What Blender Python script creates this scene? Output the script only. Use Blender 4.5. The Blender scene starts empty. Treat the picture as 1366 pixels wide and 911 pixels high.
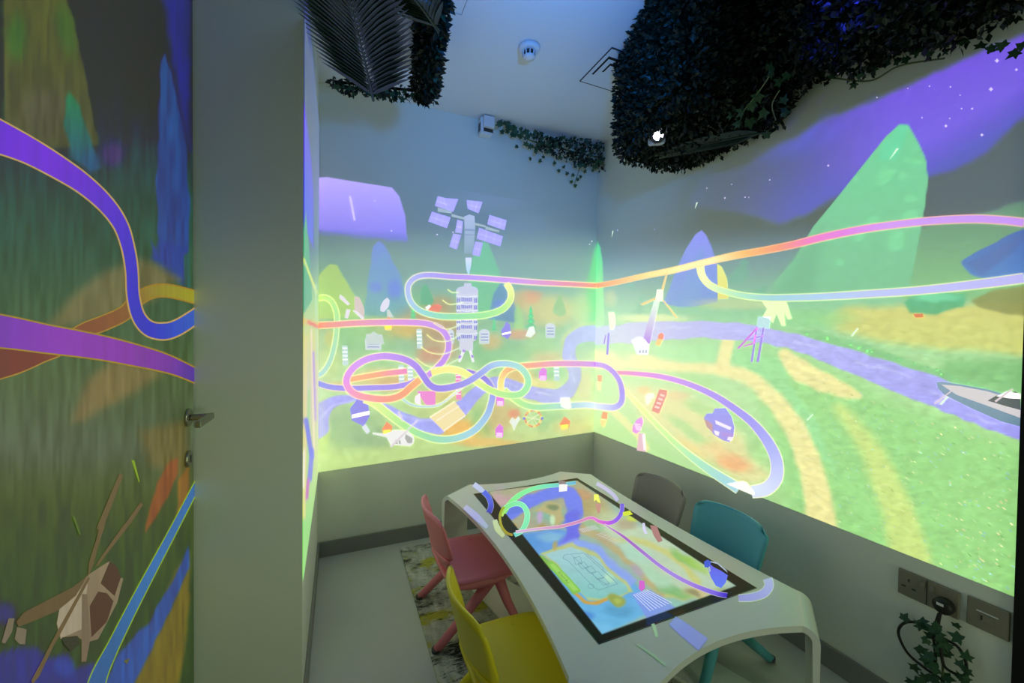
import bpy, math, random
import numpy as np
from mathutils import Vector, Matrix
random.seed(7); RNG = np.random.default_rng(7)
SC = bpy.context.scene; COL = SC.collection

# ------------------------------------------------------------------ camera
CAM = np.array([-1.7773, -2.5234, 1.2940])
FPX, PITCH, ROLL, YAW = 533.786, -0.0179, 0.0122, 0.4088
_cy, _sy = math.cos(YAW), math.sin(YAW)
FW = np.array([_sy*math.cos(PITCH), _cy*math.cos(PITCH), math.sin(PITCH)])
_r = np.array([_cy, -_sy, 0.0]); _u = np.cross(_r, FW)
RT = _r*math.cos(ROLL) + _u*math.sin(ROLL)
UP = _u*math.cos(ROLL) - _r*math.sin(ROLL)
cd = bpy.data.cameras.new('camera'); cam = bpy.data.objects.new('camera', cd); COL.objects.link(cam)
cd.sensor_width = 36.0; cd.lens = 36.0*FPX/1366.0; cd.clip_start = 0.02
cam.matrix_world = Matrix(((RT[0], UP[0], -FW[0], CAM[0]), (RT[1], UP[1], -FW[1], CAM[1]),
                           (RT[2], UP[2], -FW[2], CAM[2]), (0, 0, 0, 1)))
SC.camera = cam

# ------------------------------------------------------------------ world, exposure
w = bpy.data.worlds.new('world'); SC.world = w; w.use_nodes = True
w.node_tree.nodes['Background'].inputs[0].default_value = (0.02, 0.03, 0.06, 1)
w.node_tree.nodes['Background'].inputs[1].default_value = 0.3
SC.view_settings.view_transform = 'Standard'; SC.view_settings.look = 'None'
SC.view_settings.exposure = 0.07; SC.view_settings.gamma = 1.0; SC.view_settings.use_curve_mapping = False

def lamp(kind, name, loc, energy, color, size=0.1, rot=(0, 0, 0), spot=None):
    l = bpy.data.lights.new(name, kind); l.energy = energy; l.color = color
    if kind == 'AREA': l.size = size
    else: l.shadow_soft_size = size
    if spot: l.spot_size = spot; l.spot_blend = 1.0
    o = bpy.data.objects.new(name, l); COL.objects.link(o); o.location = loc; o.rotation_euler = rot
    return o
# blue led lighting of the room: one near the ceiling behind the camera, others over the planting
L_ROOM = lamp('AREA', 'blue_led_panel', (-1.45, -1.50, 2.32), 2.0, (0.0, 0.20, 1.0), 0.5, (math.radians(180), 0, 0))
L_SPOT = lamp('SPOT', 'blue_led_spot', (-1.10, -1.78, 2.14), 36.0, (0.0, 0.24, 1.0), 0.06, (0, 0, 0), math.radians(100))
L_SPOT.rotation_euler = (Vector((-.75, -.25, 2.62))-Vector(L_SPOT.location)).to_track_quat('-Z', 'Y').to_euler()
L_BACK = lamp('AREA', 'rear_fill_light', (-.45, -3.35, .62), 4.2, (0.92, 1.0, 0.66), 0.5)  # unseen fill added behind the camera to lift the far wall and pier
L_BACK.rotation_euler = Vector((-.48, .90, -.16)).to_track_quat('-Z', 'Y').to_euler()
L_PIER = lamp('SPOT', 'pier_fill_spot', (-.50, -3.30, 1.9), 24.0, (0.80, 1.0, 0.55), 0.10, (0, 0, 0), math.radians(38))  # unseen spot added to brighten the middle and lower pier
L_PIER.rotation_euler = (Vector((-2.08, -1.06, .78))-Vector(L_PIER.location)).to_track_quat('-Z', 'Y').to_euler()
L_LEAF = lamp('SPOT', 'leaf_led', (-0.62, -2.02, 2.30), 34.0, (0.03, 0.05, 1.0), 0.02, (0, 0, 0), math.radians(42))
L_LEAF.rotation_euler = (Vector((-.28, -1.76, 2.32))-Vector(L_LEAF.location)).to_track_quat('-Z', 'Y').to_euler()

H = 2.70
# ------------------------------------------------------------------ pixel <-> plane helpers
def ray(x, y):
    x = np.asarray(x, float); y = np.asarray(y, float)
    return FW + RT*((x-683)/FPX)[..., None] - UP*((y-455.5)/FPX)[..., None]
def unp(ax, val, x, y):
    d = ray(x, y); t = (val-CAM[ax])/d[..., ax]
    return CAM + d*t[..., None]
def prj(P):
    d = np.asarray(P, float)-CAM; z = d@FW
    return 683+FPX*(d@RT)/z, 455.5-FPX*(d@UP)/z
# surfaces that carry a picture: axis, coordinate, inward normal
SURF = {'back': (1, 0.0, (0, -1, 0)), 'right': (0, 0.0, (-1, 0, 0)), 'left': (0, -1.882, (1, 0, 0)),
        'door': (0, -2.172, (1, 0, 0)), 'table': (2, 0.4262, (0, 0, 1))}
AMB = {'back': (.05, .085, .085), 'right': (.05, .08, .075), 'left': (.05, .08, .09), 'door': (.045, .055, .05), 'table': (.0, .0, .0)}

def lin(c):
    c = np.asarray(c, float)/255.0
    return np.where(c <= .04045, c/12.92, ((c+.055)/1.055)**2.4)

# ------------------------------------------------------------------ materials
def mat(name, color, rough=.5, spec=.5, metal=0.0, noise=0.0, nscale=20.0, bump=0.0, coat=0.0):
    m = bpy.data.materials.new(name); m.use_nodes = True; nt = m.node_tree; b = nt.nodes['Principled BSDF']
    b.inputs['Roughness'].default_value = rough; b.inputs['Metallic'].default_value = metal
    b.inputs['Specular IOR Level'].default_value = spec; b.inputs['Coat Weight'].default_value = coat
    b.inputs['Base Color'].default_value = (*color, 1)
    if noise or bump:
        tc = nt.nodes.new('ShaderNodeTexCoord'); n = nt.nodes.new('ShaderNodeTexNoise'); n.inputs['Scale'].default_value = nscale
        n.inputs['Detail'].default_value = 5; nt.links.new(tc.outputs['Object'], n.inputs['Vector'])
        if noise:
            r = nt.nodes.new('ShaderNodeMapRange'); r.inputs[3].default_value = 1-noise; r.inputs[4].default_value = 1+noise
            nt.links.new(n.outputs['Fac'], r.inputs[0])
            mx = nt.nodes.new('ShaderNodeVectorMath'); mx.operation = 'SCALE'; mx.inputs[0].default_value = color
            nt.links.new(r.outputs[0], mx.inputs['Scale']); nt.links.new(mx.outputs[0], b.inputs['Base Color'])
        if bump:
            bp = nt.nodes.new('ShaderNodeBump'); bp.inputs['Strength'].default_value = bump; bp.inputs['Distance'].default_value = .002
            nt.links.new(n.outputs['Fac'], bp.inputs['Height']); nt.links.new(bp.outputs[0], b.inputs['Normal'])
    return m

WALLC = (.76, .79, .69)
def picture_mat(name, base, rough, tex=0.0, scale=(60, 60, 60), strength=1.0, spec=.3):
    """a surface with the projector picture on it: paint below, the picture's light (colour attribute) on top"""
    m = bpy.data.materials.new(name); m.use_nodes = True; nt = m.node_tree; b = nt.nodes['Principled BSDF']
    b.inputs['Base Color'].default_value = (*base, 1); b.inputs['Roughness'].default_value = rough
    b.inputs['Specular IOR Level'].default_value = spec
    a = nt.nodes.new('ShaderNodeAttribute'); a.attribute_name = 'Col'
    src = a.outputs['Color']
    if tex:
        tc = nt.nodes.new('ShaderNodeTexCoord'); mp = nt.nodes.new('ShaderNodeMapping'); mp.inputs['Scale'].default_value = scale
        n = nt.nodes.new('ShaderNodeTexNoise'); n.inputs['Scale'].default_value = 1; n.inputs['Detail'].default_value = 4
        r = nt.nodes.new('ShaderNodeMapRange'); r.inputs[1].default_value = .25; r.inputs[2].default_value = .75
        r.inputs[3].default_value = 1-tex; r.inputs[4].default_value = 1+tex
        v = nt.nodes.new('ShaderNodeVectorMath'); v.operation = 'SCALE'
        nt.links.new(tc.outputs['Object'], mp.inputs[0]); nt.links.new(mp.outputs[0], n.inputs['Vector'])
        nt.links.new(n.outputs['Fac'], r.inputs[0]); nt.links.new(src, v.inputs[0]); nt.links.new(r.outputs[0], v.inputs['Scale'])
        src = v.outputs[0]
    nt.links.new(src, b.inputs['Emission Color']); b.inputs['Emission Strength'].default_value = strength
    return m
M_WALL = mat('wall_paint', WALLC, .75, .3)
M_CEIL = mat('ceiling_paint', (.74, .76, .78), .8, .2)
M_FLOOR = mat('vinyl_floor', (.50, .52, .47), .28, .5, noise=.05, nscale=6)
M_BASE = mat('grey_baseboard', (.24, .24, .22), .5)
M_BLACK = mat('black_panel', (.006, .006, .007), .6, .2)
M_PIC = {'back': picture_mat('picture_on_back_wall', WALLC, .75, .07, (28, 28, 28)),
         'right': picture_mat('picture_on_right_wall', WALLC, .75, .10, (30, 30, 70)),
         'left': picture_mat('picture_on_left_wall', WALLC, .75),
         'door': picture_mat('picture_on_wood_door', (.16, .13, .10), .45, .16, (60, 60, 3)),
         'table': picture_mat('lit_screen', (.01, .01, .01), .15, .06, (30, 30, 30), spec=.08)}
M_INK = {k: picture_mat('drawn_light_'+k, WALLC, .75) for k in ('back', 'right', 'left')}
M_INK['door'] = picture_mat('drawn_light_door', (.16, .13, .10), .45, .14, (60, 60, 3))
M_INK['table'] = picture_mat('drawn_light_table', (.02, .02, .02), .15, spec=.08)

# ------------------------------------------------------------------ object helpers
def mesh_obj(name, V, F, m, parent=None, cols=None, smooth=False):
    me = bpy.data.meshes.new(name); me.from_pydata([tuple(map(float, v)) for v in V], [], [tuple(map(int, f)) for f in F])
    if cols is not None:
        at = me.color_attributes.new('Col', 'FLOAT_COLOR', 'POINT')
        c = np.ones((len(V), 4), np.float32); c[:, :3] = cols; at.data.foreach_set('color', c.ravel())
    if smooth: me.polygons.foreach_set('use_smooth', [True]*len(me.polygons))
    me.materials.append(m); me.update()
    o = bpy.data.objects.new(name, me); COL.objects.link(o)
    if parent: o.parent = parent
    return o
def empty(name, loc=(0, 0, 0), rz=0.0):
    o = bpy.data.objects.new(name, None); o.location = loc; o.rotation_euler = (0, 0, rz); o.empty_display_size = .05
    COL.objects.link(o); return o
def tag(o, label=None, cat=None, group=None, kind=None):
    for k, v in (('label', label), ('category', cat), ('group', group), ('kind', kind)):
        if v: o[k] = v
    return o
class MB:
    def __init__(s): s.V = []; s.F = []
    def add(s, V, F):
        n = len(s.V); s.V += [tuple(v) for v in V]; s.F += [tuple(n+i for i in f) for f in F]; return s
    def box(s, a, b):
        x0, y0, z0 = a; x1, y1, z1 = b
        return s.add([(x0, y0, z0), (x1, y0, z0), (x1, y1, z0), (x0, y1, z0), (x0, y0, z1), (x1, y0, z1), (x1, y1, z1), (x0, y1, z1)],
                     [(0, 3, 2, 1), (4, 5, 6, 7), (0, 1, 5, 4), (1, 2, 6, 5), (2, 3, 7, 6), (3, 0, 4, 7)])
    def tube(s, pts, rad, n=10, sq=None):
        pts = [Vector(p) for p in pts]; rad = rad if isinstance(rad, (list, tuple)) else [rad]*len(pts); V = []; F = []
        ref = None
        for i, p in enumerate(pts):
            t = (pts[min(i+1, len(pts)-1)]-pts[max(i-1, 0)]).normalized()
            if ref is None: ref = Vector((0, 0, 1)) if abs(t.z) < .9 else Vector((1, 0, 0))
            a = (ref-t*ref.dot(t)).normalized(); ref = a; b = t.cross(a)
            for k in range(n):
                th = 2*math.pi*(k+.5)/n; V.append(p+(a*math.cos(th)+b*math.sin(th))*rad[i])
        for i in range(len(pts)-1):
            for k in range(n): F.append((i*n+k, i*n+(k+1) % n, (i+1)*n+(k+1) % n, (i+1)*n+k))
        F.append(tuple(range(n))[::-1]); F.append(tuple((len(pts)-1)*n+k for k in range(n)))
        return s.add(V, F)
    def lathe(s, prof, c, n=24, axis='z'):
        V = []; F = []
        for r, h in prof:
            for k in range(n):
                th = 2*math.pi*k/n; q = (r*math.cos(th), r*math.sin(th), h)
                if axis == 'x': q = (q[2], q[0], q[1])
                if axis == 'y': q = (q[0], q[2], q[1])
                V.append((c[0]+q[0], c[1]+q[1], c[2]+q[2]))
        for i in range(len(prof)-1):
            for k in range(n): F.append((i*n+k, i*n+(k+1) % n, (i+1)*n+(k+1) % n, (i+1)*n+k))
        F.append(tuple(range(n))[::-1]); F.append(tuple((len(prof)-1)*n+k for k in range(n)))
        return s.add(V, F)
    def build(s, name, m, parent=None, smooth=False, bevel=0.0):
        o = mesh_obj(name, s.V, s.F, m, parent, smooth=smooth)
        if bevel:
            b = o.modifiers.new('bevel', 'BEVEL'); b.width = bevel; b.segments = 3; b.limit_method = 'ANGLE'
        return o
def shell(fn, nu, nv, th):
    """closed slab from a surface fn(u,v), thickness th along the normal"""
    P = np.array([[fn(i/(nu-1), j/(nv-1)) for j in range(nv)] for i in range(nu)], float)
    du = np.gradient(P, axis=0); dv = np.gradient(P, axis=1); N = np.cross(du, dv); N /= np.linalg.norm(N, axis=2)[..., None]+1e-12
    A = (P+N*th/2).reshape(-1, 3); B = (P-N*th/2).reshape(-1, 3); n = nu*nv; V = np.vstack([A, B]); F = []
    ix = lambda i, j: i*nv+j
    for i in range(nu-1):
        for j in range(nv-1):
            F.append((ix(i, j), ix(i+1, j), ix(i+1, j+1), ix(i, j+1))); F.append((n+ix(i, j), n+ix(i, j+1), n+ix(i+1, j+1), n+ix(i+1, j)))
    rim = [(i, 0) for i in range(nu)]+[(nu-1, j) for j in range(1, nv)]+[(i, nv-1) for i in range(nu-2, -1, -1)]+[(0, j) for j in range(nv-2, 0, -1)]
    for k in range(len(rim)):
        a = ix(*rim[k]); b = ix(*rim[(k+1) % len(rim)]); F.append((a, n+a, n+b, b))
    return V, F

# ------------------------------------------------------------------ room shell
def struct(name, mb, m, **k): return tag(mb.build(name, m, **k), kind='structure')
T = .1
struct('floor', MB().box((-2.3, -3.7, -T), (T, T, 0)), M_FLOOR)
struct('ceiling', MB().box((-2.3, -3.7, H), (T, T, H+T)), M_CEIL)
struct('wall_back', MB().box((-2.0, 0, 0), (T, T, H)), M_WALL)
struct('wall_right', MB().box((0, -2.062, 0), (T, 0, H)), M_WALL)
struct('wall_left', MB().box((-2.176, -1.059, 0), (-1.884, 0, H)), M_WALL)       # deep pier beside the door, runs back to the far wall
struct('wall_door_side', MB().box((-2.3, -3.7, 0), (-2.182, -1.059, H)), M_WALL)
struct('wall_near', MB().box((-2.3, -3.7, 0), (T, -3.6, H)), M_WALL)
struct('trim_1', MB().box((-.012, -2.20, 0), (T, -2.062, H)).box((0, -3.6, 0), (T, -2.20, H)), M_BLACK)  # black door lining ending the right wall
struct('baseboard_back', MB().box((-1.884, -.012, 0), (0, 0, .088)), M_BASE, bevel=.002)
struct('baseboard_right', MB().box((-.012, -2.062, 0), (0, -.012, .088)), M_BASE, bevel=.002)
struct('baseboard_left', MB().box((-1.884, -1.059, 0), (-1.874, -.012, .088)), M_BASE, bevel=.002)

# door (closed, in the left wall beside the pier)
M_WOOD = mat('dark_wood_veneer', (.15, .125, .10), .45, .4, noise=.2, nscale=8)
M_STEEL = mat('brushed_brass_steel', (.42, .40, .32), .28, .5, 1.0)
M_DARKMETAL = mat('dark_keyhole', (.03, .03, .03), .4)
door = struct('door_1', MB().box((-2.182, -2.0, .008), (-2.1735, -1.064, 2.69)), M_WOOD)
hz = 1.046; hy = -1.118
rose = MB().lathe([(.026, 0), (.026, .008), (.022, .010)], (-2.1735, hy, hz), 28, 'x').build('handle_rose', M_STEEL, door, smooth=True)
lever = MB().tube([(-2.163, hy, hz), (-2.118, hy, hz)], .0095, 12)
lever.box((-2.124, hy-.115, hz-.009), (-2.110, hy+.010, hz+.009))
lev = lever.build('door_handle', M_STEEL, door, bevel=.003)
MB().lathe([(.024, 0), (.024, .008), (.020, .010)], (-2.1735, hy, hz-.118), 28, 'x').build('keyhole_rose', M_STEEL, door, smooth=True)
MB().box((-2.1645, hy-.004, hz-.128), (-2.1625, hy+.004, hz-.108)).build('keyhole', M_DARKMETAL, door)

# ------------------------------------------------------------------ painting
def sstep(a, b, x): t = np.clip((x-a)/(b-a), 0, 1); return t*t*(3-2*t)
def vnoise(x, y, s, seed=0):
    g = np.random.default_rng(seed).random((64, 64)); x = x/s; y = y/s
    xi = np.floor(x).astype(int); yi = np.floor(y).astype(int); fx = x-xi; fy = y-yi; fx = fx*fx*(3-2*fx); fy = fy*fy*(3-2*fy)
    G = lambda i, j: g[i % 64, j % 64]
    return (G(xi, yi)*(1-fx)+G(xi+1, yi)*fx)*(1-fy)+(G(xi, yi+1)*(1-fx)+G(xi+1, yi+1)*fx)*fy
class Paint:
    """paints sRGB colours plus a coverage on a set of picture points"""
    def __init__(s, x, y, warp=3.0):
        s.x0 = x; s.y0 = y
        s.x = x+(vnoise(x, y, 14, 1)-.5)*warp; s.y = y+(vnoise(x, y, 14, 2)-.5)*warp
        s.c = np.zeros((len(x), 3)); s.a = np.zeros(len(x))
    def grad(s, stops):
        ys = [k[0] for k in stops]
        for i in range(3): s.c[:, i] = np.interp(s.y0, ys, [k[1][i] for k in stops])
        s.a = np.interp(s.y0, ys, [k[2] for k in stops])
    def mix(s, m, col, al=1.0):
        m = m*al; s.c = s.c*(1-m[:, None])+np.asarray(col, float)*m[:, None] if np.ndim(col) == 1 else s.c*(1-m[:, None])+col*m[:, None]
        s.a = s.a*(1-m)+m
    def sdf(s, pts, sharp=False):
        X, Y = (s.x0, s.y0) if sharp else (s.x, s.y)
        d = np.full(len(X), 1e9); ins = np.zeros(len(X), bool); n = len(pts)
        for i in range(n):
            ax, ay = pts[i]; bx, by = pts[(i+1) % n]; ex, ey = bx-ax, by-ay
            t = np.clip(((X-ax)*ex+(Y-ay)*ey)/(ex*ex+ey*ey+1e-9), 0, 1)
            d = np.minimum(d, np.hypot(X-ax-t*ex, Y-ay-t*ey))
            c = (ay > Y) != (by > Y)
            if ey != 0: ins ^= c & (X < ax+(Y-ay)*ex/ey)
        return np.where(ins, -d, d)
    def poly(s, pts, col, f=3.0, al=1.0, col2=None, sharp=False):
        d = s.sdf(pts, sharp); m = 1-sstep(-f/2, f/2, d)
        if col2 is not None:
            ys = [p[1] for p in pts]; t = np.clip((s.y0-min(ys))/(max(ys)-min(ys)), 0, 1)[:, None]
            col = np.asarray(col, float)*(1-t)+np.asarray(col2, float)*t
        s.mix(m, col, al)
    def blob(s, cx, cy, rx, ry, col, al=1.0, rot=0.0, soft=.6):
        c, q = math.cos(rot), math.sin(rot); dx = s.x-cx; dy = s.y-cy
        r = np.hypot((dx*c+dy*q)/rx, (-dx*q+dy*c)/ry); s.mix(1-sstep(1-soft, 1+soft*.6, r), col, al)
    def stroke(s, pts, ws, col, f=6.0, al=1.0, sharp=False):
        pts, ws, _ = resample(pts, ws, None, 4); X, Y = (s.x0, s.y0) if sharp else (s.x, s.y); d = np.full(len(X), 1e9)
        for i in range(len(pts)-1):
            ax, ay = pts[i]; bx, by = pts[i+1]; ex, ey = bx-ax, by-ay
            t = np.clip(((X-ax)*ex+(Y-ay)*ey)/(ex*ex+ey*ey+1e-9), 0, 1)
            d = np.minimum(d, np.hypot(X-ax-t*ex, Y-ay-t*ey)-(ws[i]*(1-t)+ws[i+1]*t)/2)
        s.mix(1-sstep(-f/2, f/2, d), col, al)
def resample(pts, ws, cols, k=8):
    P = np.array(pts, float); n = len(P); W = np.interp(np.arange(n), np.linspace(0, n-1, len(ws)), ws) if np.ndim(ws) else np.full(n, float(ws))
    out = []; t_all = []
    for i in range(n-1):
        p0, p1, p2, p3 = P[max(i-1, 0)], P[i], P[i+1], P[min(i+2, n-1)]
        for j in range(k):
            t = j/k; t_all.append(i+t)
            out.append(.5*((2*p1)+(-p0+p2)*t+(2*p0-5*p1+4*p2-p3)*t*t+(-p0+3*p1-3*p2+p3)*t**3))
    out.append(P[-1]); t_all.append(n-1); t_all = np.array(t_all)
    C = None
    if cols is not None:
        cc = np.array([c for c in cols], float); C = np.stack([np.interp(t_all, np.linspace(0, n-1, len(cc)), cc[:, i]) for i in range(3)], 1)
    return np.array(out), np.interp(t_all, np.arange(n), W), C

SPLIT = {'turbine_blade', 'rotor_blade', 'satellite_arm', 'leg_stripe', 'tower_leg', 'car_shade', 'car_window', 'shooting_star', 'light_streak', 'boat_mast', 'telescope_panel', 'wheel_spoke', 'cabin', 'cockpit_glass', 'tail_rotor', 'tail_boom', 'house_window', 'hull_band', 'bridge_rail', 'star', 'floor_band'}
LAYER = {k: 0 for k in SURF}; EPS = .00002
def lift(s, P, layer):
    return P+np.array(SURF[s][2])*(.0006+EPS*layer)
def nxt(s): LAYER[s] += 1; return LAYER[s]
def ambient(s, P):
    """light the bare wall already gets from the room, so that picture + room light gives the seen colour"""
    P = np.asarray(P, float)
    if s in ('back', 'right', 'left'):
        z = P[:, 2]; d = np.hypot(P[:, 0], P[:, 1])[:, None]; g = np.exp(-(d/.32)**2)*np.exp(-((z-1.15)/.5)**2)[:, None]
        if s == 'right': return np.array((.095, .14, .13))+np.array((.10, .10, .04))*np.exp(-d/.6)+np.array((.16, .12, .10))*g
        a = np.stack([np.interp(z, [.5, 1.2, 1.9], v) for v in ((.20, .20, .11), (.26, .26, .16), (.18, .18, .24))], 1)
        e = (1.883+P[:, 0])[:, None]
        return a+np.array((.20, .15, .10))*g+np.array((.15, .18, .05))*np.exp(-(e/.15)**2)*np.exp(-((z-1.15)/.5)**2)[:, None]
    return np.tile(np.array(AMB[s]), (len(P), 1))
def emit(s, cols, al=1.0, P=None):
    if s in ('back', 'right'): cols = np.asarray(cols, float)*.92+np.array((225, 230, 215.))*.08   # picture colours muted towards a pale tone
    return np.maximum(lin(cols)*al-ambient(s, P)*al*(.78 if s in ('back', 'right') else 1), 0)
def unshift(o, parent, root):
    if o.parent.type == 'EMPTY': o.location = -root.location
    return o
def sheet(s, root, name, pts, col, parent=None, col2=None, al=1.0):
    """flat shape (outline given where it lies in the picture); col2 = colour at its lower end"""
    q = np.array(pts, float); P = lift(s, unp(SURF[s][0], SURF[s][1], q[:, 0], q[:, 1]), nxt(s))
    c = np.tile(np.asarray(col, float), (len(q), 1))
    if col2 is not None:
        t = ((q[:, 1]-q[:, 1].min())/(np.ptp(q[:, 1])+1e-9))[:, None]; c = np.asarray(col, float)*(1-t)+np.asarray(col2, float)*t
    return unshift(mesh_obj(name, P, [tuple(range(len(q)))], M_INK[s], parent or root, cols=emit(s, c, al, P)), parent, root)
def many(s, root, name, polys, cols, parent=None, kind=None, k=1.0):
    if k != 1: c0 = np.mean([np.mean(np.array(p, float), axis=0) for p in polys], axis=0); polys = [[c0+(np.array(q_, float)-c0)*k for q_ in p] for p in polys]
    if name in SPLIT and len(polys) > 1:
        cl = cols if isinstance(cols[0], (tuple, list)) else [cols]*len(polys)
        return [sheet(s, root, name, p, c, parent=parent) for p, c in zip(polys, cl)][0]
    V = []; F = []; C = []; l = nxt(s)
    for k, p in enumerate(polys):
        q = np.array(p, float); n = len(V); V += list(lift(s, unp(SURF[s][0], SURF[s][1], q[:, 0], q[:, 1]), l)); F.append(tuple(range(n, n+len(q))))
        C += [cols[k] if isinstance(cols[0], (tuple, list)) else cols]*len(q)
    o = mesh_obj(name, V, F, M_INK[s], parent or root, cols=emit(s, np.array(C, float), 1.0, V))
    if kind: o['kind'] = kind
    return unshift(o, parent, root)
def ribbon(s, root, name, pts, ws, cols, edge=(245, 232, 150), ew=1.1, parent=None, al=1.0, dark=None):
    P, W, C = resample(pts, ws, cols, 8); d = np.gradient(P, axis=0); N = np.stack([-d[:, 1], d[:, 0]], 1); N /= np.linalg.norm(N, axis=1)[:, None]+1e-9
    V = []; F = []; CC = []; m = len(P)
    def strip(off0, off1, l, c):
        n = len(V); A = P+N*off0[:, None]; B = P+N*off1[:, None]; up_ = np.array(SURF[s][2])*(EPS*8*np.linspace(0, 1, m))[:, None]   # later stretch of a track passes over the earlier
        V.extend(lift(s, unp(SURF[s][0], SURF[s][1], A[:, 0], A[:, 1])+up_, l)); V.extend(lift(s, unp(SURF[s][0], SURF[s][1], B[:, 0], B[:, 1])+up_, l))
        CC.extend(c); CC.extend(c)
        for i in range(m-1): F.append((n+i, n+i+1, n+m+i+1, n+m+i))
    l = nxt(s); LAYER[s] += 8; e = np.tile(np.asarray(edge, float), (m, 1))*.55+C*.45+20 if dark is None else np.tile(np.asarray(edge, float), (m, 1))
    if ew: strip(-W/2-ew, W/2+ew, l, np.clip(e, 0, 255))
    strip(-W/2, W/2, l+.5, C)
    return unshift(mesh_obj(name, V, F, M_INK[s], parent or root, cols=emit(s, np.array(CC), al, V)), parent, root)
def grid(s, root, name, U, Vv, fn, nu, nv, paint):
    """dense grid over the surface; fn(u,v) gives wall points, paint(p) colours them"""
    u = np.linspace(0, 1, nu); v = np.linspace(0, 1, nv); uu, vv = np.meshgrid(u, v, indexing='ij')
    P = fn(uu.ravel(), vv.ravel()); x, y = prj(P); p = Paint(x, y); paint(p)
    cols = emit(s, np.clip(p.c, 0, 255), 1.0, P)
    if s in ('back', 'right'): cols = cols*(1+.15*np.exp(-((x-797)/70)**2-((y-460)/80)**2))[:, None]*np.clip(p.a, 0, 1)[:, None]  # extra glow at the projector overlap, put into the picture colours
    P = P+np.array(SURF[s][2])*.0004
    i = np.arange(nu*nv).reshape(nu, nv); F = np.stack([i[:-1, :-1], i[1:, :-1], i[1:, 1:], i[:-1, 1:]], -1).reshape(-1, 4)
    me = bpy.data.meshes.new(name); me.vertices.add(len(P)); me.vertices.foreach_set('co', P.ravel())
    me.loops.add(F.size); me.polygons.add(len(F)); me.loops.foreach_set('vertex_index', F.ravel().astype(np.int32))
    me.polygons.foreach_set('loop_start', np.arange(0, F.size, 4, dtype=np.int32)); me.update(calc_edges=True)
    at = me.color_attributes.new('Col', 'FLOAT_COLOR', 'POINT'); c = np.ones((len(P), 4), np.float32); c[:, :3] = cols; at.data.foreach_set('color', c.ravel())
    me.materials.append(M_PIC[s]); o = bpy.data.objects.new(name, me); COL.objects.link(o); o.parent = root; o.location = -root.location; return o

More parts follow.
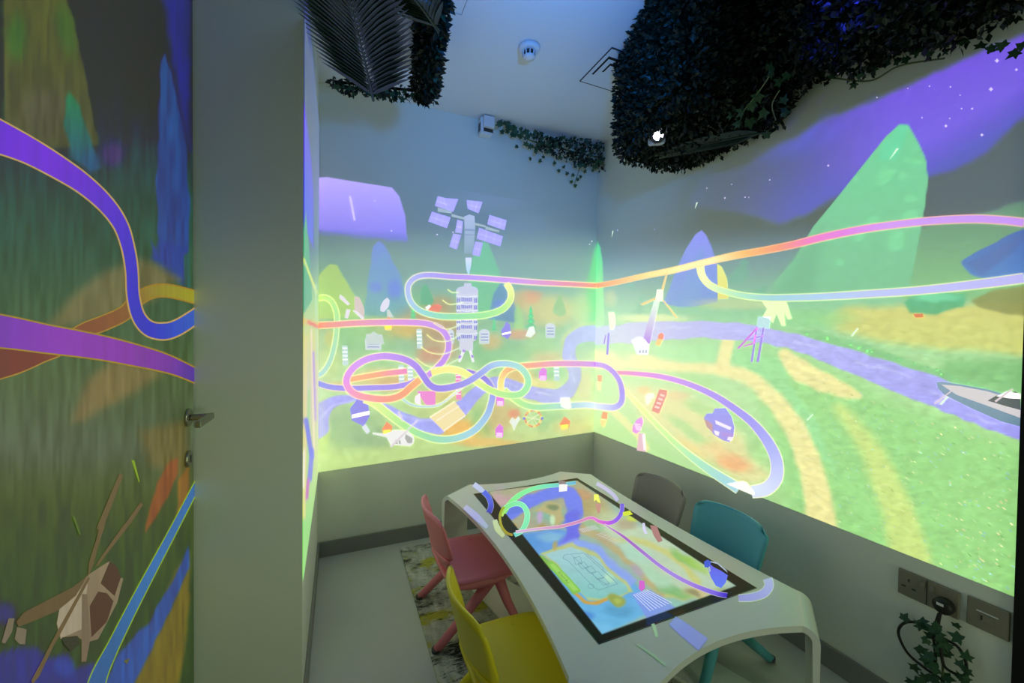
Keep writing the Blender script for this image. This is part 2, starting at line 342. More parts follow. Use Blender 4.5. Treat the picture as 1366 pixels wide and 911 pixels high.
# ------------------------------------------------------------------ the projected picture, back wall
pic_back = tag(empty('projected_picture', (-.94, -.001, .565)), 'projected cartoon city and rocket tower picture on the far wall behind the table', 'projection')
def fb(u, v):
    x = -1.883+1.882*u; zb = .492+(x+1.883)/1.883*.070
    return np.stack([x, np.zeros_like(x), zb+(2.22-zb)*v], 1)
def paint_back(p):
    p.grad([(225, (90, 108, 140), 0), (300, (95, 120, 138), .0), (318, (98, 128, 140), .5), (345, (108, 140, 140), 1), (375, (112, 152, 146), 1), (400, (125, 172, 145), 1),
            (430, (150, 188, 140), 1), (470, (165, 205, 148), 1), (520, (172, 215, 148), 1), (570, (178, 212, 140), 1), (600, (185, 215, 135), 1)])
    p.poly([(410, 262), (421, 237), (436, 236), (523, 250), (533, 262), (541, 288), (543, 320), (500, 316), (455, 311), (410, 306)], (178, 155, 250), 2, col2=(112, 98, 232), sharp=True)
    p.poly([(424, 306), (543, 313), (543, 323), (480, 318), (424, 312)], (95, 95, 205), 6, .7)
    p.blob(660, 262, 60, 22, (88, 90, 170), .35); p.blob(700, 300, 40, 15, (88, 95, 165), .3)
    # distant ground and hills
    p.poly([(424, 405), (520, 402), (610, 395), (690, 400), (797, 395), (797, 470), (424, 470)], (128, 178, 140), 26, .8)
    p.poly([(486, 420), (495, 345), (498, 330), (505, 322), (512, 326), (526, 352), (536, 372), (545, 405), (548, 425)], (98, 120, 218), 4, .95, col2=(100, 165, 165))
    p.blob(502, 382, 9, 8, (100, 120, 225), .7); p.blob(527, 385, 10, 14, (95, 118, 225), .8); p.blob(512, 352, 9, 16, (98, 140, 190), .6)
    p.poly([(420, 375), (430, 362), (441, 351), (449, 352), (460, 372), (475, 398), (478, 425), (420, 425)], (160, 190, 112), 3, .95, col2=(165, 205, 120))
    p.poly([(610, 420), (626, 372), (632, 335), (644, 321), (652, 324), (661, 345), (669, 371), (674, 428)], (92, 172, 132), 3, .95, col2=(110, 190, 135))
    p.poly([(652, 425), (658, 392), (668, 374), (680, 392), (690, 420), (690, 432)], (84, 130, 172), 4, .9); p.blob(667, 405, 8, 6, (95, 120, 215), .8)
    p.poly([(778, 420), (784, 370), (792, 338), (797, 320), (797, 440), (780, 440)], (95, 190, 125), 5, .9)
    p.blob(700, 400, 18, 14, (205, 165, 110), .8); p.blob(735, 415, 42, 22, (205, 190, 120), .8); p.blob(712, 395, 12, 9, (222, 140, 105), .6)
    p.poly([(737, 418), (741, 405), (747, 391), (754, 408), (757, 418), (747, 424)], (130, 180, 120), 3, .9)
    p.poly([(684, 450), (686, 415), (690, 403), (697, 420), (698, 450)], (150, 210, 120), 4, .7)
    p.blob(575, 430, 50, 24, (178, 145, 105), .85); p.blob(560, 400, 14, 20, (105, 170, 120), .5); p.blob(588, 405, 22, 12, (165, 140, 100), .7)
    p.blob(515, 440, 50, 18, (170, 175, 110), .6); p.blob(540, 438, 22, 12, (205, 175, 95), .7); p.blob(470, 445, 30, 24, (130, 195, 130), .7); p.blob(440, 480, 16, 36, (195, 220, 130), .6)
    p.blob(495, 470, 34, 30, (140, 195, 130), .6); p.blob(440, 450, 8, 12, (215, 195, 110), .5); p.blob(585, 465, 30, 22, (195, 150, 115), .7); p.blob(572, 475, 18, 12, (210, 130, 110), .5)
    p.blob(655, 470, 34, 26, (125, 190, 130), .8); p.blob(655, 455, 16, 12, (215, 175, 115), .7); p.blob(695, 447, 22, 8, (225, 140, 115), .7)
    p.blob(720, 465, 26, 20, (145, 200, 130), .7); p.blob(730, 480, 22, 12, (220, 175, 120), .6); p.blob(690, 480, 14, 22, (130, 195, 135), .7); p.blob(775, 415, 14, 26, (175, 205, 140), .7)
    p.blob(510, 505, 42, 14, (225, 185, 120), .7); p.blob(455, 515, 22, 8, (228, 200, 130), .7); p.blob(530, 515, 34, 10, (205, 155, 110), .55)
    p.blob(465, 570, 55, 32, (140, 180, 130), .9); p.blob(500, 585, 40, 14, (130, 165, 125), .7); p.blob(432, 575, 9, 32, (190, 225, 120), .8)
    p.blob(600, 545, 60, 26, (185, 195, 120), .6); p.blob(620, 573, 40, 16, (238, 178, 88), .9); p.blob(645, 560, 18, 22, (130, 190, 120), .8); p.blob(585, 528, 30, 10, (225, 185, 110), .6)
    p.blob(668, 555, 26, 22, (205, 175, 115), .8); p.blob(686, 553, 9, 7, (228, 130, 100), .8); p.blob(735, 560, 26, 18, (140, 195, 130), .8); p.blob(765, 570, 34, 12, (222, 205, 125), .7)
    p.blob(780, 515, 12, 24, (222, 200, 150), .7); p.blob(695, 502, 26, 10, (222, 170, 100), .8); p.blob(720, 512, 26, 8, (235, 215, 130), .8); p.blob(735, 495, 26, 14, (125, 190, 135), .8)
    p.blob(745, 530, 60, 6, (215, 200, 140), .4); p.blob(780, 555, 24, 16, (205, 210, 130), .6); p.blob(700, 580, 40, 7, (190, 205, 130), .6); p.blob(650, 590, 50, 6, (240, 180, 100), .7)
    # river
    R = (156, 160, 240)
    p.stroke([(800, 440), (782, 441), (766, 448), (757, 460), (758, 478), (765, 492), (765, 510), (757, 524), (738, 530), (715, 527), (693, 518), (672, 512), (655, 511), (638, 520), (622, 538), (612, 548)],
             [22, 22, 20, 19, 17, 17, 17, 20, 22, 20, 17, 15, 13, 16, 20, 22], (205, 200, 130), 6, .5)
    p.stroke([(800, 445), (782, 446), (768, 452), (760, 463), (760, 478), (766, 492), (766, 508), (758, 521), (738, 528), (715, 526), (693, 518), (672, 512), (655, 511), (638, 522), (622, 538), (612, 548)],
             [24, 22, 19, 19, 17, 16, 16, 19, 20, 18, 16, 15, 13, 15, 19, 22], R, 2)
    p.stroke([(424, 570), (428, 552), (438, 540), (455, 533), (475, 531)], [30, 24, 17, 13, 8], R, 3); p.stroke([(505, 538), (520, 546), (540, 557), (560, 566), (585, 570)], [8, 10, 13, 17, 20], R, 3)
    p.stroke([(430, 556), (445, 541), (470, 535)], 3, (185, 190, 250), 3, .7); p.stroke([(530, 552), (550, 558), (575, 562)], 3, (185, 190, 250), 3, .7)
    p.stroke([(763, 470), (762, 490), (767, 510)], 2, (190, 195, 250), 3, .7); p.stroke([(735, 526), (715, 523)], 2, (195, 200, 250), 3, .7); p.stroke([(690, 515), (670, 509)], 2, (190, 195, 250), 3, .6)
    n = vnoise(p.x0, p.y0, 5, 5)*.6+vnoise(p.x0, p.y0, 11, 9)*.4; p.c = p.c*(1-.13*sstep(380, 430, p.y0)*(.5-n))[:, None]
    # projector overlap beside the corner, its extra brightness painted into the colours
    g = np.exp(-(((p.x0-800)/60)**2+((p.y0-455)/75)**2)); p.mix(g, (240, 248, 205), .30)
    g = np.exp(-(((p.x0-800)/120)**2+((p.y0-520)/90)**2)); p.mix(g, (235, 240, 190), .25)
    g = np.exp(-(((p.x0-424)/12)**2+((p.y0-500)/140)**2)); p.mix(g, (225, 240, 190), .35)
    p.a *= 1-sstep(-1, 1, -(p.y0-225))*0
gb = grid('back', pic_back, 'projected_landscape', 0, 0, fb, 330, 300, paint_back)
B = 'back'
# satellite
z0 = lambda L, ox=560, oy=240, s=6.507: [(ox+a/s, oy+b/s) for a, b in L]
sat = sheet(B, pic_back, 'satellite_body', z0([(385, 318), (430, 300), (475, 315), (480, 420), (470, 560), (455, 640), (385, 640), (388, 450)]), (160, 168, 212), col2=(120, 145, 165))
for L in ([(155, 140), (225, 158), (335, 165), (290, 278), (130, 225)], [(105, 275), (268, 325), (235, 420), (72, 360)], [(405, 175), (545, 190), (510, 290), (415, 250)],
          [(605, 303), (755, 350), (735, 437), (585, 385)], [(515, 415), (722, 490), (700, 577), (492, 510)], [(325, 345), (375, 360), (365, 465), (305, 455)],
          [(290, 465), (360, 478), (322, 605), (255, 580)], [(480, 535), (548, 545), (520, 665), (455, 650)]):
    a = sheet(B, sat, 'solar_panel', z0(L), (158, 145, 245), parent=sat)
    q = np.array(z0(L)); a0, b0, c0, d0 = q[0], q[1], q[-2], q[-1]; ln = []
    for t in (.33, .66):
        p1 = a0+(b0-a0)*t; p2 = d0+(c0-d0)*t; ln.append([p1, p1+(.5, 0), p2+(.5, 0), p2])
    p1 = (a0+d0)/2; p2 = (b0+c0)/2; ln.append([p1, p2, p2+(0, .6), p1+(0, .6)])
    many(B, sat, 'panel_line', ln, (200, 190, 255), parent=sat)
many(B, sat, 'satellite_arm', [z0([(275, 295), (385, 325), (385, 345), (275, 318)]), z0([(475, 370), (570, 395), (570, 412), (475, 392)]), z0([(155, 240), (275, 272), (275, 292), (155, 275)]),
     z0([(570, 400), (690, 440), (690, 455), (570, 430)])], (145, 160, 175), parent=sat)
many(B, sat, 'hull_band', [z0([(388, 425), (478, 428), (478, 445), (390, 442)]), z0([(390, 470), (474, 472), (474, 482), (390, 480)])], (110, 120, 165), parent=sat)
sheet(B, pic_back, 'rocket_flame', z0([(395, 675), (450, 675), (446, 740), (424, 835), (404, 780)]), (205, 210, 255), col2=(150, 205, 225))
# tower
tow = sheet(B, pic_back, 'tower', z0([(318, 180), (318, 600), (345, 620), (345, 700), (462, 700), (462, 620), (495, 605), (505, 180)], 560, 360), (198, 200, 226), col2=(205, 208, 222))
sheet(B, tow, 'tower_roof', z0([(312, 180), (330, 155), (385, 140), (385, 115), (448, 115), (448, 140), (495, 155), (508, 180), (490, 200), (410, 212), (330, 200)], 560, 360), (190, 194, 222), parent=tow)
for (a, b) in ((235, 275), (298, 335), (355, 385), (432, 455), (475, 510), (562, 595)):
    pl = []
    for x0 in (322, 338, 360, 376, 392, 408, 424, 440, 472, 486):
        dy = -8 if 350 < x0 < 460 else -18
        pl.append(z0([(x0, a-dy-8), (x0+10, a-dy-8), (x0+10, b-dy-8), (x0, b-dy-8)], 560, 360))
    many(B, tow, 'window_row', pl, (112, 112, 205), parent=tow)
for yy in (222, 288, 345, 420, 462, 545):
    many(B, tow, 'floor_band', [z0([(316, yy), (410, yy+12), (505, yy), (505, yy+8), (410, yy+20), (316, yy+8)], 560, 360)], (222, 228, 240), parent=tow)
many(B, tow, 'tower_leg', [z0([(365, 700), (395, 700), (352, 800), (332, 795)], 560, 360), z0([(425, 700), (450, 700), (474, 795), (455, 803)], 560, 360)], (235, 235, 245), parent=tow)
many(B, tow, 'leg_stripe', [z0([(340, 740), (362, 745), (352, 768), (330, 765)], 560, 360), z0([(444, 738), (462, 738), (468, 762), (450, 762)], 560, 360), z0([(370, 690), (398, 695), (392, 715), (368, 712)], 560, 360)], (165, 130, 225), parent=tow)
for (x, y, ww, hh) in ((646, 449, 7, 12), (601, 449, 4.5, 12), (498, 458, 11, 11), (734, 441, 6.5, 12)):
    h = sheet(B, pic_back, 'round_house', [(x-ww, y-hh*.55), (x-ww*.4, y-hh*.8), (x+ww*.4, y-hh*.8), (x+ww, y-hh*.55), (x+ww*.95, y+hh*.8), (x-ww*.95, y+hh*.8)], (205, 210, 225), col2=(195, 210, 215))
    many(B, h, 'window_row', [[(x-ww*.7, y+d), (x+ww*.7, y+d), (x+ww*.7, y+d+1.4), (x-ww*.7, y+d+1.4)] for d in (-4, 0, 4)], (130, 145, 195), parent=h)
# telescope, dish, little houses, trees
sheet(B, pic_back, 'telescope', z0([(415, 545), (445, 545), (462, 570), (490, 640), (488, 690), (470, 715), (415, 650)], 400, 300, 5.695), (205, 185, 190))
many(B, pic_back, 'telescope_panel', [z0([(305, 530), (330, 545), (380, 600), (365, 612), (300, 555)], 400, 300, 5.695), z0([(400, 650), (430, 650), (490, 705), (475, 720)], 400, 300, 5.695),
     z0([(355, 640), (385, 645), (365, 710), (342, 705)], 400, 300, 5.695)], (225, 215, 235))
sheet(B, pic_back, 'dish_antenna', z0([(612, 655), (612, 620), (635, 575), (665, 552), (682, 575), (675, 620), (640, 660)], 400, 300, 5.695), (215, 212, 238))
sheet(B, pic_back, 'dish_stand', z0([(660, 650), (675, 640), (712, 700), (665, 705)], 400, 300, 5.695), (195, 205, 205))
sheet(B, pic_back, 'castle', z0([(505, 830), (540, 825), (560, 810), (590, 830), (625, 835), (640, 905), (500, 905)], 400, 300, 5.695), (190, 205, 205))
sheet(B, pic_back, 'dark_green_tree', z0([(915, 605), (920, 500), (938, 455), (965, 460), (990, 510), (1018, 580), (990, 610)], 400, 300, 5.695), (88, 165, 125))
for (x, y, s_) in ((551, 416, 1.0), (708, 423, 1.4), (659, 433, .8)):
    many(B, pic_back, 'layered_tree', [[(x-s_*(2+1.2*k), y-9*s_+k*5*s_+4*s_), (x, y-9*s_+k*5*s_-3*s_), (x+s_*(2+1.2*k), y-9*s_+k*5*s_+4*s_)] for k in range(4)], (100, 190, 135))
many(B, pic_back, 'red_car', [[(571, 410), (584, 405), (590, 409), (585, 416), (572, 414)], [(570, 413), (585, 417), (584, 420), (568, 416)]], [(228, 120, 85), (180, 130, 130)])
sheet(B, pic_back, 'white_shuttle', [(567, 410), (573, 406), (575, 409), (570, 414)], (240, 240, 240))
for (x, y, c1) in ((675, 443, (135, 125, 225)), (480, 550, (125, 115, 225))):
    k = 1.0 if x > 600 else 2.0
    many(B, pic_back, 'blue_house', [[(x-4*k, y+4*k), (x-5*k, y-2*k), (x-2*k, y-6*k), (x, y-11*k), (x+4*k, y-8*k), (x+5*k, y+2*k), (x+2*k, y+7*k)], [(x-4*k, y+1*k), (x+5*k, y-1*k), (x+5*k, y+1*k), (x-4*k, y+3*k)]], [c1, (240, 240, 250)], k=1.3)
sheet(B, pic_back, 'white_rover', [(701, 448), (706, 436), (712, 435), (714, 444), (708, 450)], (232, 240, 232))
for (x, y) in ((666, 576), (667, 534), (724, 500)): many(B, pic_back, 'pink_house', [[(x-4, y+4), (x-4, y-3), (x, y-8), (x+4, y-5), (x+4, y+5)], [(x-3, y+1), (x+3, y+1), (x+3, y+6), (x-3, y+6)]], [(222, 120, 225), (235, 190, 235)], k=1.3)
for (x, y) in ((611, 505), (611, 520), (559, 452), (460, 474), (535, 500), (742, 495), (547, 500)):
    many(B, pic_back, 'slim_tower', [[(x-3.5, y-13), (x+3.5, y-13), (x+4.5, y+13), (x-2.5, y+13)]]+[[(x-3+k*.12, y-10+k*5), (x+3+k*.12, y-10+k*5), (x+3+k*.12, y-9+k*5), (x-3+k*.12, y-9+k*5)] for k in range(4)],
         [(190, 215, 215) if x not in (611,) else (238, 130, 190)]+[(235, 250, 220)]*4)
for (x, y) in ((753, 566), (516, 573), (518, 433)): many(B, pic_back, 'orange_house', [[(x-5, y), (x, y-8), (x+6, y-3), (x+4, y+4), (x-3, y+5)], [(x-4, y+1), (x+4, y), (x+3, y+6), (x-3, y+6)]], [(240, 140, 90), (240, 215, 130)], k=1.3)
many(B, pic_back, 'pink_stall', [[(558, 524), (577, 524), (577, 539), (567, 538)], [(556, 530), (561, 526), (562, 538), (556, 536)]], [(232, 130, 205), (245, 235, 245)], k=1.3)
br = sheet(B, pic_back, 'bridge', [(573, 556), (606, 535), (621, 554), (592, 575)], (240, 222, 165))
many(B, br, 'bridge_rail', [[(573, 556), (606, 535), (607, 536.2), (574, 557.5)], [(591, 574), (620, 553), (621, 554.5), (592, 575.8)], [(582, 560), (612, 541), (612.6, 542), (583, 561.4)]], (250, 238, 205), parent=br)
# ferris wheel
fw = many(B, pic_back, 'ferris_wheel', [[(711+math.cos(a)*12, 558+math.sin(a)*12), (711+math.cos(a+.3)*12, 558+math.sin(a+.3)*12), (711+math.cos(a+.3)*9.5, 558+math.sin(a+.3)*9.5), (711+math.cos(a)*9.5, 558+math.sin(a)*9.5)] for a in np.arange(0, 6.1, .314)],
          [[(235, 160, 90), (240, 220, 130), (225, 130, 110)][k % 3] for k in range(20)])
many(B, fw, 'wheel_spoke', [[(711, 557.5), (711+math.cos(a)*10, 557.5+math.sin(a)*10), (711+math.cos(a)*10, 558.4+math.sin(a)*10), (711, 558.4)] for a in np.arange(.2, 6.2, .785)], (225, 225, 190), parent=fw)
many(B, fw, 'cabin', [[(711+math.cos(a)*12-1.6, 558+math.sin(a)*12-1.6), (711+math.cos(a)*12+1.6, 558+math.sin(a)*12-1.6), (711+math.cos(a)*12+1.6, 558+math.sin(a)*12+1.6), (711+math.cos(a)*12-1.6, 558+math.sin(a)*12+1.6)] for a in (-1.57, 0, 3.14)], (110, 110, 225), parent=fw)
many(B, pic_back, 'snowman', [[(681, 563), (684, 558), (687, 561), (690, 557), (692, 560), (688, 566), (686, 572), (684, 566)]], (225, 235, 225), k=1.3)
# tracks
ribbon(B, pic_back, 'purple_track', [(424, 511), (440, 516), (465, 518), (500, 517), (525, 516), (545, 512), (555, 507)], 6.5, [(132, 118, 228), (150, 130, 235), (165, 130, 235)])
ribbon(B, pic_back, 'orange_track', [(467, 506), (490, 502), (515, 498), (543, 495)], 6.5, [(240, 170, 115), (240, 160, 120), (235, 125, 200)])
ribbon(B, pic_back, 'thin_track', [(533, 528), (545, 538), (562, 542), (585, 540), (605, 526), (620, 514)], 2.5, [(165, 205, 225), (185, 220, 225), (235, 235, 225)], ew=.4)
ribbon(B, pic_back, 'green_track', [(486, 532), (500, 538), (518, 552), (540, 568), (560, 579), (585, 586), (610, 584), (632, 574), (648, 556), (655, 538), (657, 522), (650, 508), (638, 500), (622, 494)], [9, 8.5, 8, 8, 8, 8, 7.5, 7, 6, 4],
       [(238, 240, 150), (205, 238, 140), (160, 228, 145), (150, 218, 175), (160, 212, 222), (150, 190, 232), (148, 150, 235), (138, 120, 225), (150, 130, 230)])
ribbon(B, pic_back, 'green_track', [(424, 398), (434, 397), (443, 403), (449, 418), (449, 440), (446, 462), (440, 482), (432, 495), (424, 501)], 5.5, [(205, 238, 130), (170, 228, 145), (165, 222, 185), (170, 218, 210)])
ribbon(B, pic_back, 'magenta_track', [(424, 434), (445, 433), (475, 431), (510, 430), (545, 430), (570, 432), (588, 439), (597, 451), (598, 466), (592, 480), (581, 492), (568, 503)], 7, [(240, 160, 125), (228, 140, 165), (212, 135, 222), (195, 140, 235), (188, 138, 235), (190, 135, 235), (200, 140, 235)])
ribbon(B, pic_back, 'ring_track', [(797, 486), (770, 485), (740, 485), (712, 487), (690, 489), (676, 494), (669, 505), (668, 517), (670, 527)], 6.5, [(205, 150, 235), (225, 150, 200), (240, 160, 130), (242, 175, 118), (248, 225, 130), (245, 240, 150)])
ribbon(B, pic_back, 'blue_track', [(797, 541), (780, 540), (760, 541), (738, 542), (715, 543), (698, 539), (684, 530), (672, 520)], 7, [(215, 225, 250), (175, 210, 225), (155, 222, 175), (170, 232, 145), (210, 240, 145)])
ribbon(B, pic_back, 'looping_track', [(575, 497), (590, 493), (605, 493), (622, 499), (640, 512), (658, 522), (678, 527), (695, 525), (704, 513), (702, 500), (691, 489), (672, 485), (655, 488), (641, 498), (622, 510), (603, 516), (585, 518), (573, 513), (563, 499),
        (552, 486), (535, 478), (512, 475), (490, 479), (473, 489), (463, 503), (464, 516), (475, 526), (495, 531), (518, 532), (535, 527), (548, 516), (560, 506)], [7, 7, 7, 7.5, 7.5, 7, 7.5, 8, 8, 8, 8, 8, 8, 8, 8],
       [(240, 235, 130), (248, 238, 140), (235, 240, 135), (190, 236, 135), (160, 230, 150), (150, 228, 170), (160, 218, 205), (160, 200, 232), (150, 160, 235), (150, 135, 232), (142, 122, 230), (150, 125, 232), (172, 132, 236), (190, 135, 238), (205, 138, 238), (225, 135, 225), (235, 140, 175), (240, 145, 130), (240, 155, 115), (242, 175, 115)])
ribbon(B, pic_back, 'upper_track', [(797, 381), (760, 379), (720, 377), (680, 374), (640, 371), (600, 369), (572, 367), (555, 370), (545, 380), (545, 395), (552, 408), (566, 417), (590, 422), (620, 422), (648, 420), (669, 413), (680, 401), (681, 388), (675, 378)], [5, 5.5, 6, 6, 6, 6, 6, 6, 7, 7, 7, 6, 6],
       [(238, 130, 110), (222, 130, 175), (200, 135, 228), (180, 138, 235), (160, 140, 235), (165, 165, 240), (170, 180, 240), (160, 195, 232), (140, 210, 205), (138, 218, 165), (150, 226, 145), (175, 232, 130), (222, 238, 130), (245, 242, 150)])
for a in ([(597, 386), (603, 390), (612, 390)], [(590, 400), (600, 406), (618, 403)], [(578, 431), (595, 439), (613, 434)], [(569, 446), (580, 454), (597, 455), (613, 447)], [(561, 462), (573, 470), (592, 472), (613, 464)], [(555, 478), (570, 488), (590, 489), (611, 479)]):
    ribbon(B, pic_back, 'light_beam', a, 1.1, [(240, 240, 150), (225, 240, 170), (205, 235, 205)], ew=0)
# helicopter
he = sheet(B, pic_back, 'helicopter', z0([(520, 680), (600, 690), (680, 662), (770, 668), (812, 710), (815, 750), (790, 775), (720, 770), (650, 765), (620, 712), (520, 690)], 400, 450, 5.36), (235, 235, 235))
many(B, he, 'cockpit_glass', [z0([(755, 690), (805, 720), (800, 755), (770, 755), (750, 720)], 400, 450, 5.36), z0([(705, 735), (718, 735), (722, 762), (708, 760)], 400, 450, 5.36), z0([(680, 733), (695, 733), (700, 760), (684, 758)], 400, 450, 5.36)], (165, 170, 165), parent=he)
many(B, he, 'rotor_blade', [z0([(640, 780), (840, 588), (848, 592), (655, 785)], 400, 450, 5.36), z0([(700, 530), (712, 528), (738, 600), (730, 602)], 400, 450, 5.36)], (215, 205, 215), parent=he)
many(B, he, 'tail_rotor', [z0([(445, 640), (470, 620), (500, 670), (480, 690)], 400, 450, 5.36)], (215, 220, 235), parent=he)
sheet(B, pic_back, 'white_bus', [(747, 531), (759, 530), (762, 543), (757, 546), (748, 542)], (245, 245, 240))
star = [(500, 268), (604, 310), (583, 313), (789, 322), (786, 326), (522, 308)]
many(B, pic_back, 'star', [[(x-.7, y-.7), (x+.7, y-.7), (x+.7, y+.7), (x-.7, y+.7)] for x, y in star], (220, 210, 255))
sheet(B, pic_back, 'shooting_star', [(466, 262), (468, 262), (474, 294), (472, 294)], (200, 185, 250))

# ------------------------------------------------------------------ right wall
R_ = 'right'
pic_right = tag(empty('projected_picture', (-.001, -1.03, .565)), 'projected meadow, river and green mountain picture along the right wall above the teal chair', 'projection')
def fr(u, v):
    y = -2.061*u; zb = .565-.004*u
    return np.stack([np.zeros_like(y), y, zb+(2.30-zb)*v], 1)
def paint_right(p):
    x, y = p.x0, p.y0
    # ground: fades out upwards
    hz_ = np.interp(x, [797, 950, 1100, 1366], [362, 345, 332, 325])
    t = (y-hz_)
    for i in range(3):
        p.c[:, i] = np.interp(t, [-60, -10, 20, 60, 110, 180, 450], [[88, 100, 108, 122, 150, 168, 150][i2] if i == 0 else ([110, 132, 148, 188, 208, 218, 205][i2] if i == 1 else [145, 145, 142, 145, 145, 150, 125][i2]) for i2 in range(7)])
    p.a = np.clip(sstep(-45, 15, t), 0, 1)
    # evening sky glow
    sky = [(915, 275), (935, 235), (990, 222), (1040, 190), (1058, 183), (1100, 158), (1150, 140), (1200, 118), (1260, 90), (1320, 62), (1380, 40), (1380, 150), (1352, 170), (1318, 205), (1275, 228), (1240, 236), (1200, 240), (1120, 262), (1075, 288), (1040, 300), (985, 285)]
    m = 1-sstep(-7, 5, p.sdf(sky)); ft = sstep(1040, 1210, x)[:, None]; m = m*(.30+.70*sstep(940, 1110, x))
    c = np.array((76, 84, 162.))*(1-ft)+np.array((108, 88, 226.))*ft
    lo = np.clip((y-(np.interp(x, [930, 1180, 1240, 1366], [235, 220, 185, 110])))/50, 0, 1)[:, None]; c = c*(1-lo)+np.array((75, 75, 190.))*lo
    p.mix(m, c, 1.0)
    # fade at the lower edge of the glow
    p.poly([(1236, 240), (1275, 225), (1318, 205), (1352, 175), (1380, 160), (1380, 275), (1240, 300)], (60, 74, 108), 40, .3)
    # slope behind
    p.poly([(1215, 305), (1290, 288), (1366, 268), (1380, 268), (1380, 400), (1205, 400)], (88, 135, 112), 8, .95, col2=(125, 190, 125))
    p.poly([(1282, 350), (1300, 337), (1335, 318), (1380, 300), (1380, 366), (1345, 368), (1315, 372), (1296, 366), (1288, 358)], (66, 98, 172), 2, 1, col2=(72, 125, 195))
    p.poly([(1290, 352), (1330, 330), (1366, 312), (1366, 320), (1340, 345), (1310, 368)], (75, 100, 160), 6, .6)
    # big mountain
    p.poly([(1028, 395), (1034, 376), (1060, 345), (1085, 302), (1118, 262), (1150, 222), (1182, 182), (1200, 166), (1212, 167), (1226, 192), (1235, 212), (1238, 240), (1234, 275), (1224, 330), (1212, 392)], (105, 208, 150), 2, 1, col2=(112, 185, 138), sharp=True)
    p.poly([(1180, 190), (1200, 167), (1212, 167), (1205, 195), (1195, 215), (1170, 215)], (95, 215, 165), 6, .7)
    p.poly([(1030, 395), (1060, 345), (1100, 300), (1085, 395)], (100, 170, 132), 22, .7)
    for (cx, cy, rx, ry, rt) in ((1160, 298, 14, 7, -.5), (1195, 320, 12, 16, .2), (1147, 315, 7, 8, 0), (1215, 290, 12, 10, -.3), (1120, 350, 6, 5, 0), (1220, 215, 14, 4, .1), (1205, 235, 6, 8, 0), (1215, 265, 10, 5, 0), (1142, 240, 5, 4, -.6), (1180, 235, 16, 10, -.5)):
        p.blob(cx, cy, rx, ry, (122, 228, 158), .5, rt, .4)
    # blue mountain + corner peak
    p.poly([(884, 405), (893, 385), (903, 358), (915, 332), (928, 312), (936, 307), (942, 313), (949, 328), (956, 350), (958, 380), (957, 403), (930, 408), (905, 409)], (128, 135, 238), 2, 1, col2=(98, 138, 205), sharp=True)
    p.poly([(905, 409), (912, 380), (925, 350), (935, 330), (940, 360), (930, 409)], (105, 145, 205), 8, .6)
    p.poly([(790, 440), (794, 345), (797, 321), (801, 330), (804, 350), (805, 385), (806, 425), (803, 440)], (92, 205, 122), 2, 1, col2=(150, 228, 150), sharp=True)
    # trees at the back
    for (cx, cy, k) in ((993, 352, 1.0), (990, 362, 1.5), (986, 371, 1.9), (1019, 385, .7), (1014, 391, 1.1), (855, 398, .5), (854, 407, .9), (851, 416, 1.2), (840, 382, .8)):
        p.blob(cx, cy, 7*k, 3.5*k+1, (98, 168, 138), .8, 0, .4)
    # far bank
    p.blob(985, 405, 60, 9, (205, 205, 140), .55); p.blob(870, 425, 50, 7, (225, 232, 160), .8); p.blob(815, 398, 10, 12, (200, 195, 140), .5)
    p.poly([(1095, 425), (1130, 410), (1200, 408), (1290, 405), (1380, 398), (1380, 478), (1330, 470), (1250, 465), (1170, 455), (1120, 440)], (208, 202, 112), 16, .95, col2=(198, 205, 112))
    p.poly([(1205, 405), (1215, 395), (1250, 390), (1290, 392), (1285, 408), (1250, 420), (1215, 418)], (72, 170, 120), 5, .9); p.blob(1250, 397, 34, 6, (110, 215, 160), .8)
    p.poly([(1296, 400), (1320, 388), (1380, 378), (1380, 425), (1340, 418), (1310, 412)], (132, 140, 78), 5, .9)
    p.poly([(1260, 480), (1380, 480), (1380, 545), (1320, 520), (1250, 500)], (100, 175, 105), 24, .7)
    p.poly([(1060, 442), (1090, 440), (1200, 475), (1366, 535), (1366, 545), (1200, 490), (1090, 455)], (112, 185, 118), 6, .7)
    p.blob(1080, 425, 60, 14, (130, 205, 130), .7)
    # near bank
    g = (138, 208, 122)
    p.poly([(1000, 462), (1100, 490), (1200, 540), (1290, 570), (1380, 600), (1380, 830), (1250, 780), (1120, 720), (1060, 690), (1030, 600), (1010, 520)], g, 40, .85)
    p.poly([(870, 462), (955, 458), (955, 480), (930, 486), (880, 482)], (150, 222, 150), 10, .9); p.poly([(975, 462), (1050, 480), (1050, 510), (1090, 560), (1120, 640), (1060, 560), (990, 495), (965, 488)], (140, 215, 142), 10, .9)
    y_ = (240, 226, 152)
    p.stroke([(797, 480), (850, 482), (900, 489), (950, 492), (990, 500), (1020, 520), (1045, 548), (1065, 580), (1080, 620), (1090, 660), (1098, 720)], [26, 20, 14, 14, 18, 22, 26, 28, 32, 36, 44], y_, 10, .92)
    p.stroke([(972, 452), (968, 470), (962, 490)], [18, 18, 20], y_, 8, .9)
    p.stroke([(1045, 472), (1070, 495), (1105, 512), (1145, 528)], [14, 30, 26, 10], y_, 8, .92)
    p.stroke([(1120, 545), (1155, 590), (1180, 640), (1200, 690), (1215, 750)], [14, 26, 36, 44, 56], (208, 222, 122), 18, .75)
    # ground inside the loop
    p.poly([(830, 515), (900, 520), (960, 550), (1000, 590), (1030, 640), (990, 650), (930, 600), (860, 560)], (226, 214, 148), 22, .85)
